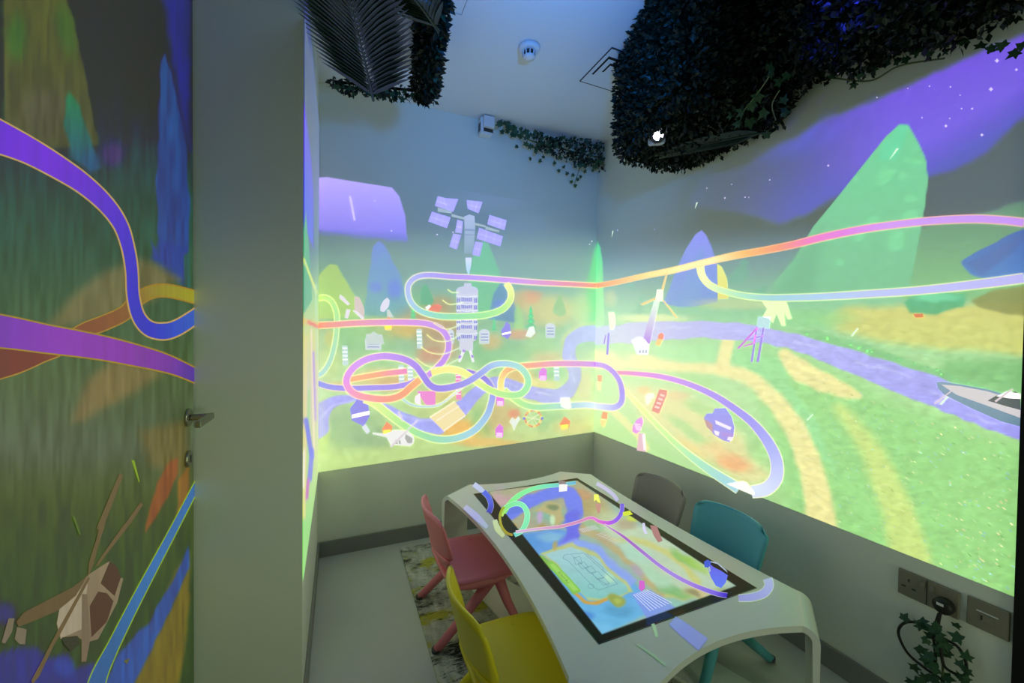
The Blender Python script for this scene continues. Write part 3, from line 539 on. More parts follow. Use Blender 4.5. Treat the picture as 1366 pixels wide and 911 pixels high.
    for (cx, cy, rx, ry, rt) in ((930, 510, 34, 12, .3), (935, 545, 26, 9, .4), (985, 555, 22, 12, .8), (1010, 600, 14, 24, -.5), (920, 575, 40, 8, .6), (870, 600, 34, 12, .5), (845, 575, 16, 10, .3), (920, 635, 46, 10, .4)):
        p.blob(cx, cy, rx, ry, (148, 208, 128), .75, rt)
    p.poly([(797, 560), (830, 560), (880, 600), (940, 640), (980, 660), (900, 640), (797, 585)], (165, 222, 140), 14, .8)
    p.stroke([(812, 545), (830, 560), (850, 580), (862, 597)], [8, 10, 9, 8], (235, 225, 150), 5, .8)
    p.blob(978, 617, 26, 12, (232, 158, 105), .85, .3); p.blob(955, 600, 22, 10, (235, 195, 130), .7, .4); p.blob(925, 598, 30, 6, (242, 205, 130), .7, .6); p.blob(905, 528, 16, 7, (235, 170, 130), .5); p.blob(858, 520, 9, 6, (240, 180, 120), .7)
    p.blob(830, 470, 16, 9, (140, 205, 140), .6, .7)
    # river
    p.poly([(790, 437), (830, 432), (880, 429), (930, 429), (985, 430), (1020, 437), (1060, 445), (1100, 457), (1150, 471), (1200, 486), (1250, 503), (1290, 519), (1380, 552), (1380, 594), (1330, 577), (1290, 561), (1220, 533), (1150, 504), (1100, 482),
            (1050, 464), (1000, 455), (940, 451), (880, 454), (830, 458), (790, 462)], (172, 172, 240), 2.5, 1, col2=(148, 146, 242))
    for (x0_, y0_, x1_, y1_) in ((870, 438, 920, 437), (980, 441, 1030, 446), (1140, 482, 1175, 492), (1170, 488, 1215, 504), (1240, 522, 1275, 533), (1290, 552, 1330, 566), (1060, 455, 1090, 463)):
        p.stroke([(x0_, y0_), (x1_, y1_)], 2.5, (190, 192, 250), 4, .7)
    # grass relief
    n = vnoise(x*.6+y*.5, y*1.3-x*.35, 7, 8)*.5+vnoise(x*.6+y*.5, y*1.3-x*.35, 3.2, 12)*.5; p.c = p.c*(1+.19*(n-.5)*sstep(10, 160, t)*sstep(830, 1050, x))[:, None]
    g = np.exp(-(((x-800)/85)**2+((y-450)/75)**2)); p.mix(g, (245, 250, 215), .36)  # bright overlap zone by the corner, painted into the picture
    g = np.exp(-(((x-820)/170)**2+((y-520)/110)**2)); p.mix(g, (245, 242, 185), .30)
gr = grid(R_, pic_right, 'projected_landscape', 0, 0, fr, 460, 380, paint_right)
# flowers and light strokes in the grass: too many to count
rr = random.Random(3); fl = []; fc = []
for k in range(1100):
    x = rr.uniform(1020, 1352); y = rr.uniform(500, 790)
    lo = 577+.396*(x-791); up = np.interp(x, [1000, 1100, 1200, 1290, 1366], [470, 500, 540, 575, 600])
    if y > lo-6 or y < up: continue
    s_ = (.5+1.3*(x-1000)/366)*rr.uniform(.5, 1.2); c = rr.choice([(200, 215, 160), (150, 205, 205), (215, 200, 150), (120, 190, 115), (165, 222, 150), (125, 180, 190), (105, 160, 95), (112, 168, 105), (230, 225, 170)])
    fl.append([(x-s_*1.6, y-s_), (x-s_*.2, y-s_*.8), (x+s_*1.6, y+s_*.9), (x+s_*.2, y+s_*.7)]); fc.append(c)
many(R_, pic_right, 'meadow_flower', fl, fc, kind='stuff')
bg = []
for k in range(90):
    x = rr.uniform(1060, 1350); y = np.interp(x, [1060, 1150, 1250, 1366], [443, 468, 499, 540])-rr.uniform(0, 5); bg.append([(x-2, y), (x, y-rr.uniform(1, 5)), (x+2, y+.5)])
many(R_, pic_right, 'bank_grass', bg, (110, 180, 120), kind='stuff')
st = [(943, 251, 1), (976, 246, 1), (967, 264, 1.4), (994, 263, 1.2), (1027, 240, 1.2), (1105, 221, 1.8), (1170, 130, 1.2), (1211, 118, 1), (1240, 115, 1.2), (1268, 116, 1.3), (1262, 168, 2.3), (1310, 180, 2.3), (1322, 119, 3), (1330, 81, 3), (1356, 93, 2), (1297, 145, 1.6),
      (1283, 145, 1.2), (1267, 158, 1.2), (1230, 157, 1.2), (824, 307, .9), (873, 306, .9), (1118, 98, 1), (999, 263, .8), (1281, 127, 1)]
many(R_, pic_right, 'star', [[(x+math.cos(a)*s_*(1 if k % 2 == 0 else .55), y+math.sin(a)*s_*(1 if k % 2 == 0 else .55)) for k, a in enumerate(np.arange(0, 6.2, .785))] for x, y, s_ in st], (215, 200, 255))
many(R_, pic_right, 'shooting_star', [[(1196, 198), (1199, 198), (1186, 214)], [(929, 270), (931, 270), (927, 279)], [(817, 308), (818.5, 308), (816, 317)], [(1253, 539), (1266, 526), (1268, 527), (1256, 540)], [(1135, 448), (1144, 437), (1145.5, 438), (1137, 449)],
     [(1076, 560), (1084, 552), (1085, 553), (1077, 561)]], (215, 240, 215))
# tracks
ribbon(R_, pic_right, 'big_loop_track', [(820, 497), (845, 498), (880, 502), (915, 511), (950, 526), (980, 545), (1005, 565), (1025, 590), (1036, 615), (1035, 638), (1022, 652), (1003, 656)], [4, 5, 6, 6.5, 7.5, 8.5, 10, 13, 15, 17, 17, 15],
       [(238, 140, 170), (225, 130, 215), (200, 132, 235), (170, 132, 236), (150, 130, 235), (148, 140, 238), (160, 165, 242), (185, 192, 246), (205, 215, 248), (212, 225, 248)])
ribbon(R_, pic_right, 'green_track', [(832, 519), (850, 538), (872, 562), (900, 590), (925, 611), (950, 629), (972, 643), (986, 652)], [4, 4.5, 5, 6, 8, 10, 12, 13], [(246, 246, 170), (225, 242, 150), (190, 236, 150), (160, 225, 185), (155, 210, 215), (165, 210, 230)])
ribbon(R_, pic_right, 'ring_track', [(791, 485.5), (806, 488), (817, 495), (826, 507), (830, 522), (829, 536), (821, 543), (808, 543), (791, 541)], [6, 6, 6, 6, 6.5, 7, 7.5, 7.5, 7], [(208, 160, 238), (195, 145, 236), (175, 135, 236), (160, 132, 235), (165, 150, 240), (190, 190, 246), (218, 226, 252)])
sheet(R_, pic_right, 'yellow_rail_end', [(957, 352), (963, 356), (970, 372), (972, 398), (958, 399)], (225, 230, 125), col2=(225, 215, 105))
ribbon(R_, pic_right, 'branch_track', [(934, 354), (937, 368), (947, 380), (965, 388), (990, 394), (1020, 397), (1060, 397), (1110, 395), (1160, 392), (1220, 388), (1280, 382), (1330, 376), (1366, 371)], [8, 7, 6.5, 6.5, 6.5, 7, 7.5, 8, 8.5, 9, 10, 11, 11.5],
       [(250, 245, 180), (245, 245, 180), (205, 238, 175), (165, 225, 190), (150, 205, 215), (165, 200, 235), (178, 192, 242), (182, 185, 245), (180, 178, 245), (180, 178, 245)], edge=(225, 225, 110), ew=1.3)
ribbon(R_, pic_right, 'upper_track', [(796, 381), (820, 377), (860, 368), (900, 360), (940, 350), (980, 341), (1020, 334), (1060, 326), (1100, 316), (1150, 306), (1200, 299), (1250, 294), (1300, 292), (1340, 294), (1366, 297)], [4.5, 4.5, 5, 6, 6, 7, 7, 7.5, 8, 8, 8, 8.5, 9, 9, 9.5],
       [(238, 140, 105), (242, 175, 110), (250, 225, 130), (250, 242, 165), (250, 240, 170), (242, 180, 100), (238, 145, 110), (238, 115, 195), (220, 120, 225), (205, 145, 242), (198, 145, 242), (195, 142, 242), (192, 140, 242), (192, 140, 242)], edge=(230, 165, 90), ew=1.3)
# wind turbine, pylons, houses, car, boat
z7 = lambda L: z0(L, 780, 280, 4.142); z8 = lambda L: z0(L, 780, 450, 3.797)
wt = sheet(R_, pic_right, 'wind_turbine', z7([(385, 500), (415, 500), (360, 740), (328, 735), (328, 700)]), (225, 250, 220), col2=(175, 110, 225))
many(R_, wt, 'turbine_blade', [z7([(455, 335), (462, 335), (435, 450), (422, 445)]), z7([(400, 480), (400, 492), (320, 528), (308, 520)]), z7([(430, 500), (440, 500), (515, 595), (505, 597)])], (238, 205, 130), parent=wt)
sheet(R_, wt, 'turbine_hub', z7([(400, 440), (435, 440), (432, 505), (392, 500)]), (252, 252, 225), parent=wt)
py = many(R_, pic_right, 'pylon', [z7([(950, 640), (958, 640), (930, 840), (918, 840)]), z7([(985, 650), (995, 650), (965, 840), (950, 840)]), z7([(950, 650), (960, 655), (855, 768), (842, 765)]), z7([(940, 690), (948, 690), (940, 740), (880, 758), (880, 750), (932, 732)]),
     z7([(900, 715), (990, 690), (990, 698), (900, 722)])], [(150, 120, 225), (150, 120, 225), (195, 105, 215), (200, 110, 215), (150, 125, 225)])
many(R_, py, 'pylon_top', [z7([(960, 590), (1030, 590), (1020, 655), (950, 645)]), z7([(980, 505), (1115, 508), (1145, 600), (1125, 605), (1100, 560), (1110, 640), (1090, 640), (1060, 570), (1040, 625), (1020, 600), (985, 590), (1010, 545)])], [(180, 220, 225), (232, 245, 185)], parent=py)
many(R_, pic_right, 'small_pylon', [z7([(130, 565), (165, 565), (172, 625), (160, 660), (140, 660)]), z7([(115, 690), (122, 690), (112, 740), (104, 740)]), z7([(128, 680), (140, 680), (132, 800), (120, 800)])], [(245, 248, 215), (175, 140, 225), (165, 140, 230)])
hs = sheet(R_, pic_right, 'white_house', z7([(258, 720), (300, 700), (335, 715), (358, 745), (350, 800), (290, 798)]), (238, 238, 246))
many(R_, hs, 'house_window', [z7([(304+k*17, 775), (312+k*17, 775), (310+k*17, 790), (302+k*17, 790)]) for k in range(3)], (165, 170, 195), parent=hs)
many(R_, pic_right, 'red_roofed_hut', [z7([(408, 690), (425, 678), (440, 690), (435, 715), (405, 712)]), z7([(402, 712), (435, 715), (415, 752), (392, 745)])], [(240, 130, 100), (245, 200, 120)])
car = sheet(R_, pic_right, 'blue_car', z8([(605, 410), (620, 385), (650, 385), (660, 360), (715, 358), (745, 400), (760, 455), (755, 500), (735, 530), (700, 520), (660, 495), (620, 450)]), (140, 140, 235), col2=(150, 130, 225))
many(R_, car, 'car_window', [z8([(662, 418), (745, 455), (738, 470), (665, 438)]), z8([(655, 470), (685, 478), (680, 500), (662, 492)]), z8([(730, 500), (752, 508), (742, 525), (722, 518)])], (235, 225, 250), parent=car)
many(R_, car, 'car_shade', [z8([(605, 410), (650, 440), (650, 480), (620, 455)]), z8([(690, 480), (755, 490), (748, 505), (700, 500)])], [(185, 140, 150), (170, 130, 215)], parent=car)
rb = sheet(R_, pic_right, 'red_tower_block', z8([(380, 262), (420, 268), (418, 290), (378, 388), (340, 372)]), (225, 130, 125))
many(R_, rb, 'window_row', [z8([(385-9*k, 285+20*k), (408-9*k, 292+20*k), (405-9*k, 302+20*k), (382-9*k, 295+20*k)]) for k in range(4)], (245, 205, 195), parent=rb)
many(R_, pic_right, 'white_tree', [z8([(305, 305), (320, 285), (350, 285), (352, 305), (320, 318)]), z8([(305, 320), (340, 318), (318, 342)])], (245, 245, 225))
pk = many(R_, pic_right, 'pink_tower_block', [z8([(245, 450), (265, 415), (292, 402), (298, 430), (282, 475), (262, 490), (243, 475)]), z8([(275, 485), (300, 485), (312, 580), (265, 572)])], [(225, 140, 228), (225, 180, 195)])
many(R_, pk, 'window_row', [z8([(252+3*k, 435+9*k), (285+1*k, 440+9*k), (284+1*k, 444+9*k), (252+3*k, 440+9*k)]) for k in range(4)]+[z8([(292, 490), (306, 490), (310, 570), (300, 570)])], (250, 235, 250), parent=pk)
many(R_, pic_right, 'orange_hut', [z8([(92, 375), (118, 380), (115, 415), (85, 410)]), z8([(80, 415), (112, 420), (98, 458), (82, 440)])], [(240, 150, 110), (248, 215, 140)])
many(R_, pic_right, 'orange_hut', [z8([(65, 190), (90, 192), (88, 225), (68, 222)]), z8([(62, 225), (85, 228), (80, 270), (65, 262)])], [(240, 165, 130), (250, 230, 170)])
sheet(R_, pic_right, 'white_bus', z8([(720, 742), (800, 728), (822, 735), (862, 788), (855, 800), (790, 772)]), (250, 252, 246))
z9 = lambda L: z0(L, 1060, 380, 2.17)
bo = sheet(R_, pic_right, 'boat', z9([(412, 282), (430, 280), (480, 288), (560, 302), (655, 330), (655, 410), (600, 395), (520, 360), (435, 318), (416, 300)]), (120, 150, 175), col2=(95, 130, 155))
sheet(R_, bo, 'boat_deck', z9([(425, 288), (480, 293), (560, 308), (655, 338), (655, 385), (560, 350), (470, 318)]), (205, 200, 205), parent=bo)
many(R_, bo, 'boat_cabin', [z9([(560, 335), (585, 320), (640, 308), (655, 318), (655, 362), (610, 350)]), z9([(585, 322), (615, 308), (655, 315), (655, 330), (620, 328)])], [(72, 72, 90), (235, 235, 245)], parent=bo)
many(R_, bo, 'boat_mast', [z9([(580, 335), (630, 300), (634, 302), (584, 340)]), z9([(405, 342), (455, 305), (457, 308), (408, 345)])], (215, 195, 205), parent=bo)
sheet(R_, pic_right, 'red_flower_bed', z9([(345, 84), (372, 83), (375, 94), (350, 95)]), (215, 120, 80))

# ------------------------------------------------------------------ left wall, seen very obliquely
L_ = 'left'
pic_left = tag(empty('projected_picture', (-1.881, -.5, .5)), 'narrow streaky sliver of projected picture on the left wall beside the pier', 'projection')
def fl_(u, v):
    y = -1.055+1.05*u; zb = .47+.02*u
    return np.stack([np.full_like(y, -1.882), y, zb+(2.45-zb)*v], 1)
def paint_left(p):
    x, y = p.x0, p.y0; p.x = x; p.y = y
    p.grad([(100, (100, 120, 170), 0), (170, (105, 125, 165), .1), (250, (110, 130, 175), .5), (330, (120, 150, 165), 1), (400, (185, 225, 165), 1), (450, (225, 235, 160), 1), (520, (225, 230, 190), 1), (600, (215, 230, 170), 1), (700, (170, 230, 150), 1)])
    p.poly([(404, 120), (409, 160), (415, 215), (418, 260), (418, 330), (404, 300)], (112, 105, 235), 3, .95)
    p.poly([(404, 330), (406, 300), (408, 280), (412, 330), (416, 400), (404, 420)], (120, 200, 160), 2, .9)
    for (x0_, y0_, x1_, y1_, ww, c) in ((405, 345, 422, 390, 3, (235, 245, 150)), (421, 380, 423, 480, 2, (200, 235, 190)), (404, 428, 424, 434, 7, (245, 215, 140)), (412, 430, 424, 436, 5, (240, 165, 140)), (408, 450, 406, 690, 3, (245, 235, 160)),
                              (415, 440, 419, 600, 2.5, (250, 240, 200)), (418, 470, 421, 560, 3, (205, 190, 225)), (412, 520, 411, 620, 3, (190, 235, 160)), (408, 560, 416, 610, 6, (150, 155, 240)), (416, 600, 413, 640, 6, (150, 160, 240)), (411, 640, 409, 665, 4, (215, 140, 205)), (406, 600, 405, 650, 2, (250, 250, 235))):
        p.stroke([(x0_, y0_), (x1_, y1_)], ww, c, 2, .85)
grid(L_, pic_left, 'projected_landscape', 0, 0, fl_, 50, 260, paint_left)

# ------------------------------------------------------------------ door
D_ = 'door'
pic_door = tag(empty('projected_picture', (-2.171, -1.5, .1)), 'dim projected picture with purple tracks and helicopter on the wood door at left', 'projection')
def fd(u, v):
    y = -1.99+.925*u; return np.stack([np.full_like(y, -2.172), y, .01+2.675*v], 1)
def paint_door(p):
    x, y = p.x0, p.y0
    p.grad([(0, (32, 38, 62), 1), (120, (32, 42, 62), 1), (200, (48, 72, 75), 1), (280, (55, 85, 75), 1), (400, (65, 92, 72), 1), (500, (78, 98, 72), 1), (600, (82, 96, 80), 1), (680, (68, 84, 55), 1), (800, (60, 80, 42), 1), (911, (58, 76, 40), 1), (1100, (50, 70, 36), 1)])
    p.poly([(210, -40), (252, -40), (252, 200), (243, 160), (230, 90), (222, 20)], (26, 34, 128), 14, .9)
    p.poly([(-20, -40), (82, -40), (90, 5), (102, 40), (110, 80), (118, 120), (126, 160), (132, 195), (60, 200), (-20, 190)], (92, 100, 56), 5, .92, col2=(88, 92, 66))
    p.blob(22, 50, 14, 34, (66, 108, 58), .7); p.blob(88, 40, 14, 40, (72, 110, 60), .6, -.2); p.blob(60, 150, 40, 40, (88, 88, 74), .6)
    p.poly([(-20, -40), (3, -40), (5, 120), (3, 200), (-20, 200)], (20, 55, 55), 5, .8)
    p.poly([(85, 165), (88, 130), (94, 122), (104, 140), (112, 162), (122, 190), (134, 225), (120, 230), (95, 205)], (45, 125, 85), 4, .85, col2=(48, 92, 122))
    p.blob(150, 205, 18, 20, (92, 62, 125), .6); p.blob(122, 215, 14, 14, (45, 90, 125), .6)
    p.poly([(212, 340), (208, 250), (212, 150), (214, 82), (219, 72), (225, 85), (236, 130), (246, 175), (252, 260), (252, 378), (230, 365), (205, 345), (200, 320)], (48, 85, 130), 4, .95, col2=(50, 78, 140))
    p.poly([(200, 345), (210, 320), (252, 330), (252, 385), (225, 370)], (48, 72, 140), 6, .6); p.poly([(246, 340), (253, 335), (253, 385), (246, 380)], (48, 100, 80), 3, .8)
    p.poly([(60, 440), (90, 400), (140, 362), (185, 345), (210, 352), (240, 372), (205, 400), (120, 430)], (112, 108, 78), 20, .85)
    p.poly([(95, 560), (115, 510), (150, 480), (200, 490), (215, 500), (185, 520), (140, 545), (110, 560)], (132, 112, 78), 20, .7)
    p.poly([(185, 575), (250, 560), (250, 640), (200, 620)], (115, 100, 66), 20, .6)
    # red-orange feather shapes, water, banks at the bottom
    p.poly([(194, 710), (198, 680), (210, 645), (224, 615), (238, 612), (236, 635), (222, 665), (205, 695)], (138, 84, 62), 5, .85)
    p.poly([(236, 690), (238, 640), (252, 620), (253, 670), (244, 690)], (140, 98, 50), 5, .8)
    p.poly([(170, 911), (185, 862), (196, 845), (218, 800), (232, 765), (248, 740), (253, 735), (253, 800), (240, 911), (160, 960)], (118, 105, 44), 8, .8)
    p.poly([(140, 911), (160, 870), (185, 842), (198, 832), (212, 805), (225, 785), (240, 755), (250, 728), (253, 740), (253, 755), (238, 790), (225, 820), (210, 850), (195, 880), (180, 911), (170, 960), (120, 960)], (54, 84, 148), 5, .95)
    p.poly([(-20, 880), (10, 868), (45, 863), (62, 878), (90, 873), (100, 892), (125, 884), (140, 900), (120, 990), (-20, 990)], (36, 62, 124), 6, .95); p.blob(85, 890, 16, 14, (44, 84, 158), .7)
    p.blob(5, 818, 18, 16, (40, 42, 125), .85)
    n = vnoise(x*3, y*.35, 12, 4); p.c = p.c*(.90+.2*n[:, None])
grid(D_, pic_door, 'projected_landscape', 0, 0, fd, 200, 400, paint_door)
ye = (150, 140, 72)
ribbon(D_, pic_door, 'brown_track', [(-20, 488), (20, 480), (55, 470), (80, 462), (110, 442), (140, 430), (165, 418), (180, 402), (200, 390), (225, 388), (266, 398)], [44, 34, 22, 18, 18, 18, 16, 15, 15, 15], [(105, 62, 55), (112, 68, 60), (125, 82, 66), (128, 92, 66), (138, 125, 66), (150, 152, 64)], edge=(150, 122, 60), ew=2, dark=1)
ribbon(D_, pic_door, 'blue_track', [(-15, 178), (10, 188), (40, 202), (75, 222), (110, 245), (140, 272), (160, 300), (170, 330), (175, 360), (177, 395), (184, 422), (198, 438), (218, 442), (238, 436), (266, 418)], [46, 38, 32, 28, 23, 20, 16, 15, 15, 15, 18, 21, 19, 17],
       [(104, 42, 200), (112, 44, 205), (110, 48, 200), (98, 50, 195), (84, 54, 192), (72, 58, 190), (66, 60, 185), (62, 64, 182), (58, 80, 185), (66, 100, 178)], edge=(178, 150, 100), ew=2.2, dark=1)
ribbon(D_, pic_door, 'magenta_track', [(-15, 440), (20, 445), (60, 452), (100, 458), (140, 465), (180, 474), (215, 483), (240, 492), (266, 504)], [44, 40, 36, 33, 30, 27, 23, 19, 16], [(108, 44, 165), (125, 42, 170), (132, 48, 168), (128, 55, 160), (115, 62, 155), (78, 62, 150)], edge=(150, 125, 52), ew=2.2, dark=1)
ribbon(D_, pic_door, 'water_slide_track', [(120, 940), (132, 900), (150, 862), (175, 812), (205, 755), (228, 712), (264, 643)], [26, 20, 15, 13, 11, 9.5, 8], [(52, 92, 140), (56, 100, 145), (64, 112, 168), (66, 108, 160)], edge=(132, 165, 62), ew=1.5, dark=1)
hd = sheet(D_, pic_door, 'helicopter', z0([(605, 222), (628, 210), (575, 335), (600, 360), (655, 400), (690, 305), (705, 310), (670, 450), (560, 660), (490, 680), (430, 640), (340, 660), (318, 570), (335, 490), (400, 380), (500, 290)], 0, 700, 4.319), (128, 118, 98), col2=(118, 108, 92))
sheet(D_, hd, 'fuselage_side', z0([(335, 485), (420, 410), (500, 330), (470, 600), (345, 655), (322, 570)], 0, 700, 4.319), (150, 142, 122), parent=hd)
many(D_, hd, 'cockpit_glass', [z0([(628, 212), (665, 240), (692, 300), (655, 412), (600, 362), (575, 340)], 0, 700, 4.319), z0([(560, 385), (610, 395), (648, 440), (610, 560), (520, 650), (510, 470)], 0, 700, 4.319), z0([(350, 650), (440, 640), (455, 690), (400, 730), (360, 690)], 0, 700, 4.319)], [(78, 58, 44), (80, 60, 46), (55, 55, 38)], parent=hd)
many(D_, hd, 'tail_boom', [z0([(85, 560), (130, 505), (420, 355), (500, 290), (430, 410), (320, 500), (150, 570), (100, 590)], 0, 700, 4.319), z0([(465, 400), (495, 400), (515, 650), (490, 790), (462, 790)], 0, 700, 4.319)], [(95, 86, 70), (112, 102, 88)], parent=hd)
many(D_, hd, 'tail_rotor', [z0([(40, 540), (75, 540), (60, 620), (20, 685), (0, 680)], 0, 700, 4.319), z0([(90, 590), (145, 605), (135, 690), (105, 690), (75, 660)], 0, 700, 4.319)], (112, 106, 92), parent=hd)
many(D_, hd, 'rotor_blade', [z0([(570, 0), (600, 0), (570, 90), (530, 235), (500, 300), (505, 220), (550, 80)], 0, 700, 4.319), z0([(715, -10), (745, -5), (620, 155), (560, 235), (540, 240), (600, 150)], 0, 700, 4.319),
     z0([(500, 300), (512, 310), (330, 650), (300, 700), (220, 870), (180, 920), (170, 900), (230, 790), (330, 600)], 0, 700, 4.319), [(158, 631), (163, 634), (134, 710), (127, 705)], [(186, 670), (190, 673), (172, 700), (166, 698)]], (100, 90, 72), parent=hd)
many(D_, pic_door, 'light_streak', [[(174, 614), (178, 614), (185, 642), (184, 644)], [(95, 690), (98, 688), (106, 712), (104, 714)], [(163, 882), (172, 878), (168, 886)]], [(120, 150, 62), (82, 105, 55), (95, 98, 66)])
# ------------------------------------------------------------------ rug
def rug_mat():
    m = bpy.data.materials.new('distressed_rug'); m.use_nodes = True; nt = m.node_tree; b = nt.nodes['Principled BSDF']; N = nt.nodes.new; L = nt.links.new
    b.inputs['Roughness'].default_value = .95; b.inputs['Specular IOR Level'].default_value = .1
    tc = N('ShaderNodeTexCoord')
    def noise(sc, det, w, mp=(1, 1, 1), rgh=.6):
        a = N('ShaderNodeMapping'); a.inputs['Scale'].default_value = mp; a.inputs['Location'].default_value = (w, w*.7, 0); L(tc.outputs['Object'], a.inputs[0])
        n = N('ShaderNodeTexNoise'); n.inputs['Scale'].default_value = sc; n.inputs['Detail'].default_value = det; n.inputs['Roughness'].default_value = rgh; L(a.outputs[0], n.inputs['Vector']); return n.outputs['Fac']
    def ramp(src, a, b_):
        r = N('ShaderNodeMapRange'); r.inputs[1].default_value = a; r.inputs[2].default_value = b_; L(src, r.inputs[0]); return r.outputs[0]
    def mix(f, c1, c2):
        x = N('ShaderNodeMix'); x.data_type = 'RGBA'; L(f, x.inputs[0])
        for i, c in ((6, c1), (7, c2)):
            if isinstance(c, tuple): x.inputs[i].default_value = (*c, 1)
            else: L(c, x.inputs[i])
        return x.outputs[2]
    c = mix(ramp(noise(30, 6, 3, (1, .3, 1)), .35, .65), (.62, .62, .52), (.34, .35, .31))
    c = mix(ramp(noise(5, 3, 11, (1, 1.6, 1)), .52, .62), c, (.42, .40, .06))
    c = mix(ramp(noise(90, 8, 5, (.25, 1, 1), .75), .57, .63), c, (.05, .05, .035))
    dk = N('ShaderNodeMath'); dk.operation = 'MULTIPLY'; L(ramp(noise(3.4, 5, 21, (1, 1.3, 1)), .52, .60), dk.inputs[0]); L(ramp(noise(60, 8, 9, (.25, 1.2, 1), .8), .40, .50), dk.inputs[1])
    c = mix(dk.outputs[0], c, (.022, .026, .016)); L(c, b.inputs['Base Color'])
    return m
tag(MB().box((-1.436, -1.62, .0), (-.418, -.092, .008)).build('rug', rug_mat(), bevel=.003), 'grey, black and mustard distressed rug under the white table', 'rug')

# ------------------------------------------------------------------ table
M_WHITE = mat('white_gloss_laminate', (.80, .83, .79), .22, .5)
M_WHITE_EDGE = mat('white_laminate_edge', (.55, .58, .54), .4, .4)
TZ = .4245; TH = .020; CX, CY = -.778, -1.055
def bez(a, c, b, n=18): return [((1-t)**2*a[0]+2*t*(1-t)*c[0]+t*t*b[0], (1-t)**2*a[1]+2*t*(1-t)*c[1]+t*t*b[1]) for t in [i/n for i in range(1, n)]]
cor = []     # chamfered corners, clockwise from far left: (start, end)
A = (-1.262, -.408); Bp = (-1.095, -.292)
cor = [(A, Bp), ((-.462, -.292), (-.300, -.408)), ((-.300, -1.702), (-.462, -1.818)), ((-1.095, -1.818), (-1.262, -1.702))]
RB = .045
def inward(c):
    (a, b) = c; mx, my = (a[0]+b[0])/2, (a[1]+b[1])/2; ex, ey = b[0]-a[0], b[1]-a[1]; l = math.hypot(ex, ey); nx, ny = ey/l, -ex/l
    if nx*(CX-mx)+ny*(CY-my) < 0: nx, ny = -nx, -ny
    return nx, ny
def off(p, n, d): return (p[0]+n[0]*d, p[1]+n[1]*d)
def outline(ctrl, d):
    P = []
    for i, c in enumerate(cor):
        n = inward(c); a, b = off(c[0], n, d), off(c[1], n, d); P += [a, b]
        nx_ = cor[(i+1) % 4]; n2 = inward(nx_); P += bez(b, ctrl[i], off(nx_[0], n2, d))
    return P
def prism(mb, P, z0_, z1_):
    n = len(P); return mb.add([(x, y, z1_) for x, y in P]+[(x, y, z0_) for x, y in P], [tuple(range(n))[::-1], tuple(range(n, 2*n))]+[(i, (i+1) % n, n+(i+1) % n, n+i) for i in range(n)])
table = tag(empty('interactive_table', (CX, CY, 0)), 'white curved interactive table with a lit touch screen, standing on the rug', 'table')
def local(mb): mb.V = [(x-CX, y-CY, z) for x, y, z in mb.V]; return mb
top = prism(MB(), outline([(CX, -.440), (-.385, CY), (CX, -1.670), (-1.120, CY)], RB), TZ-TH, TZ)
o = local(top).build('tabletop', M_WHITE, table)
base = prism(MB(), outline([(CX, -1.40), (-.60, CY), (CX, -.71), (-.956, CY)], RB), .0085, .0205)
local(base).build('floor_plate', M_WHITE, table, bevel=.002)
for c in cor:
    n = inward(c); a0, b0 = c; path = []; r = RB; r2 = RB-TH
    for k in range(9):
        th = math.pi/2*k/8; path.append((r-r*math.sin(th), TZ-r+r*math.cos(th), r-r2*math.sin(th), TZ-r+r2*math.cos(th)))
    for k in range(7):
        th = math.pi/2*k/6; rb = .035; path.append((rb-rb*math.cos(th), .0085+rb-rb*math.sin(th), rb-(rb-.012)*math.cos(th), .0085+rb-(rb-.012)*math.sin(th)))
    V = []; F = []
    for (d0, zz0, d1, zz1) in path:
        for p in (off(a0, n, d0), off(b0, n, d0)): V.append((*p, zz0))
        for p in (off(b0, n, d1), off(a0, n, d1)): V.append((*p, zz1))
    for i in range(len(path)-1):
        for k in range(4): F.append((4*i+k, 4*i+(k+1) % 4, 4*i+4+(k+1) % 4, 4*i+4+k))
    F += [(0, 3, 2, 1), tuple(4*(len(path)-1)+k for k in range(4))]
    local(MB().add(V, F)).build('leg', M_WHITE, table)
M_GLASS = mat('black_glass', (.008, .010, .009), .06, .6)
SX0, SX1, SY0, SY1 = -1.103, -.442, -1.606, -.463
scr = local(MB().box((SX0, SY0, TZ-.001), (SX1, SY1, .4256))).build('touch_screen', M_GLASS, table, bevel=.001); scr['label'] = 'black bordered touch screen lit with a colourful picture'
SURF['top'] = (2, TZ, (0, 0, 1)); AMB['top'] = (.25, .31, .26); LAYER['top'] = 0; M_PIC['top'] = M_PIC['table']; M_INK['top'] = picture_mat('painted_spill', (.80, .83, .79), .22)  # emissive white for the painted projector spill
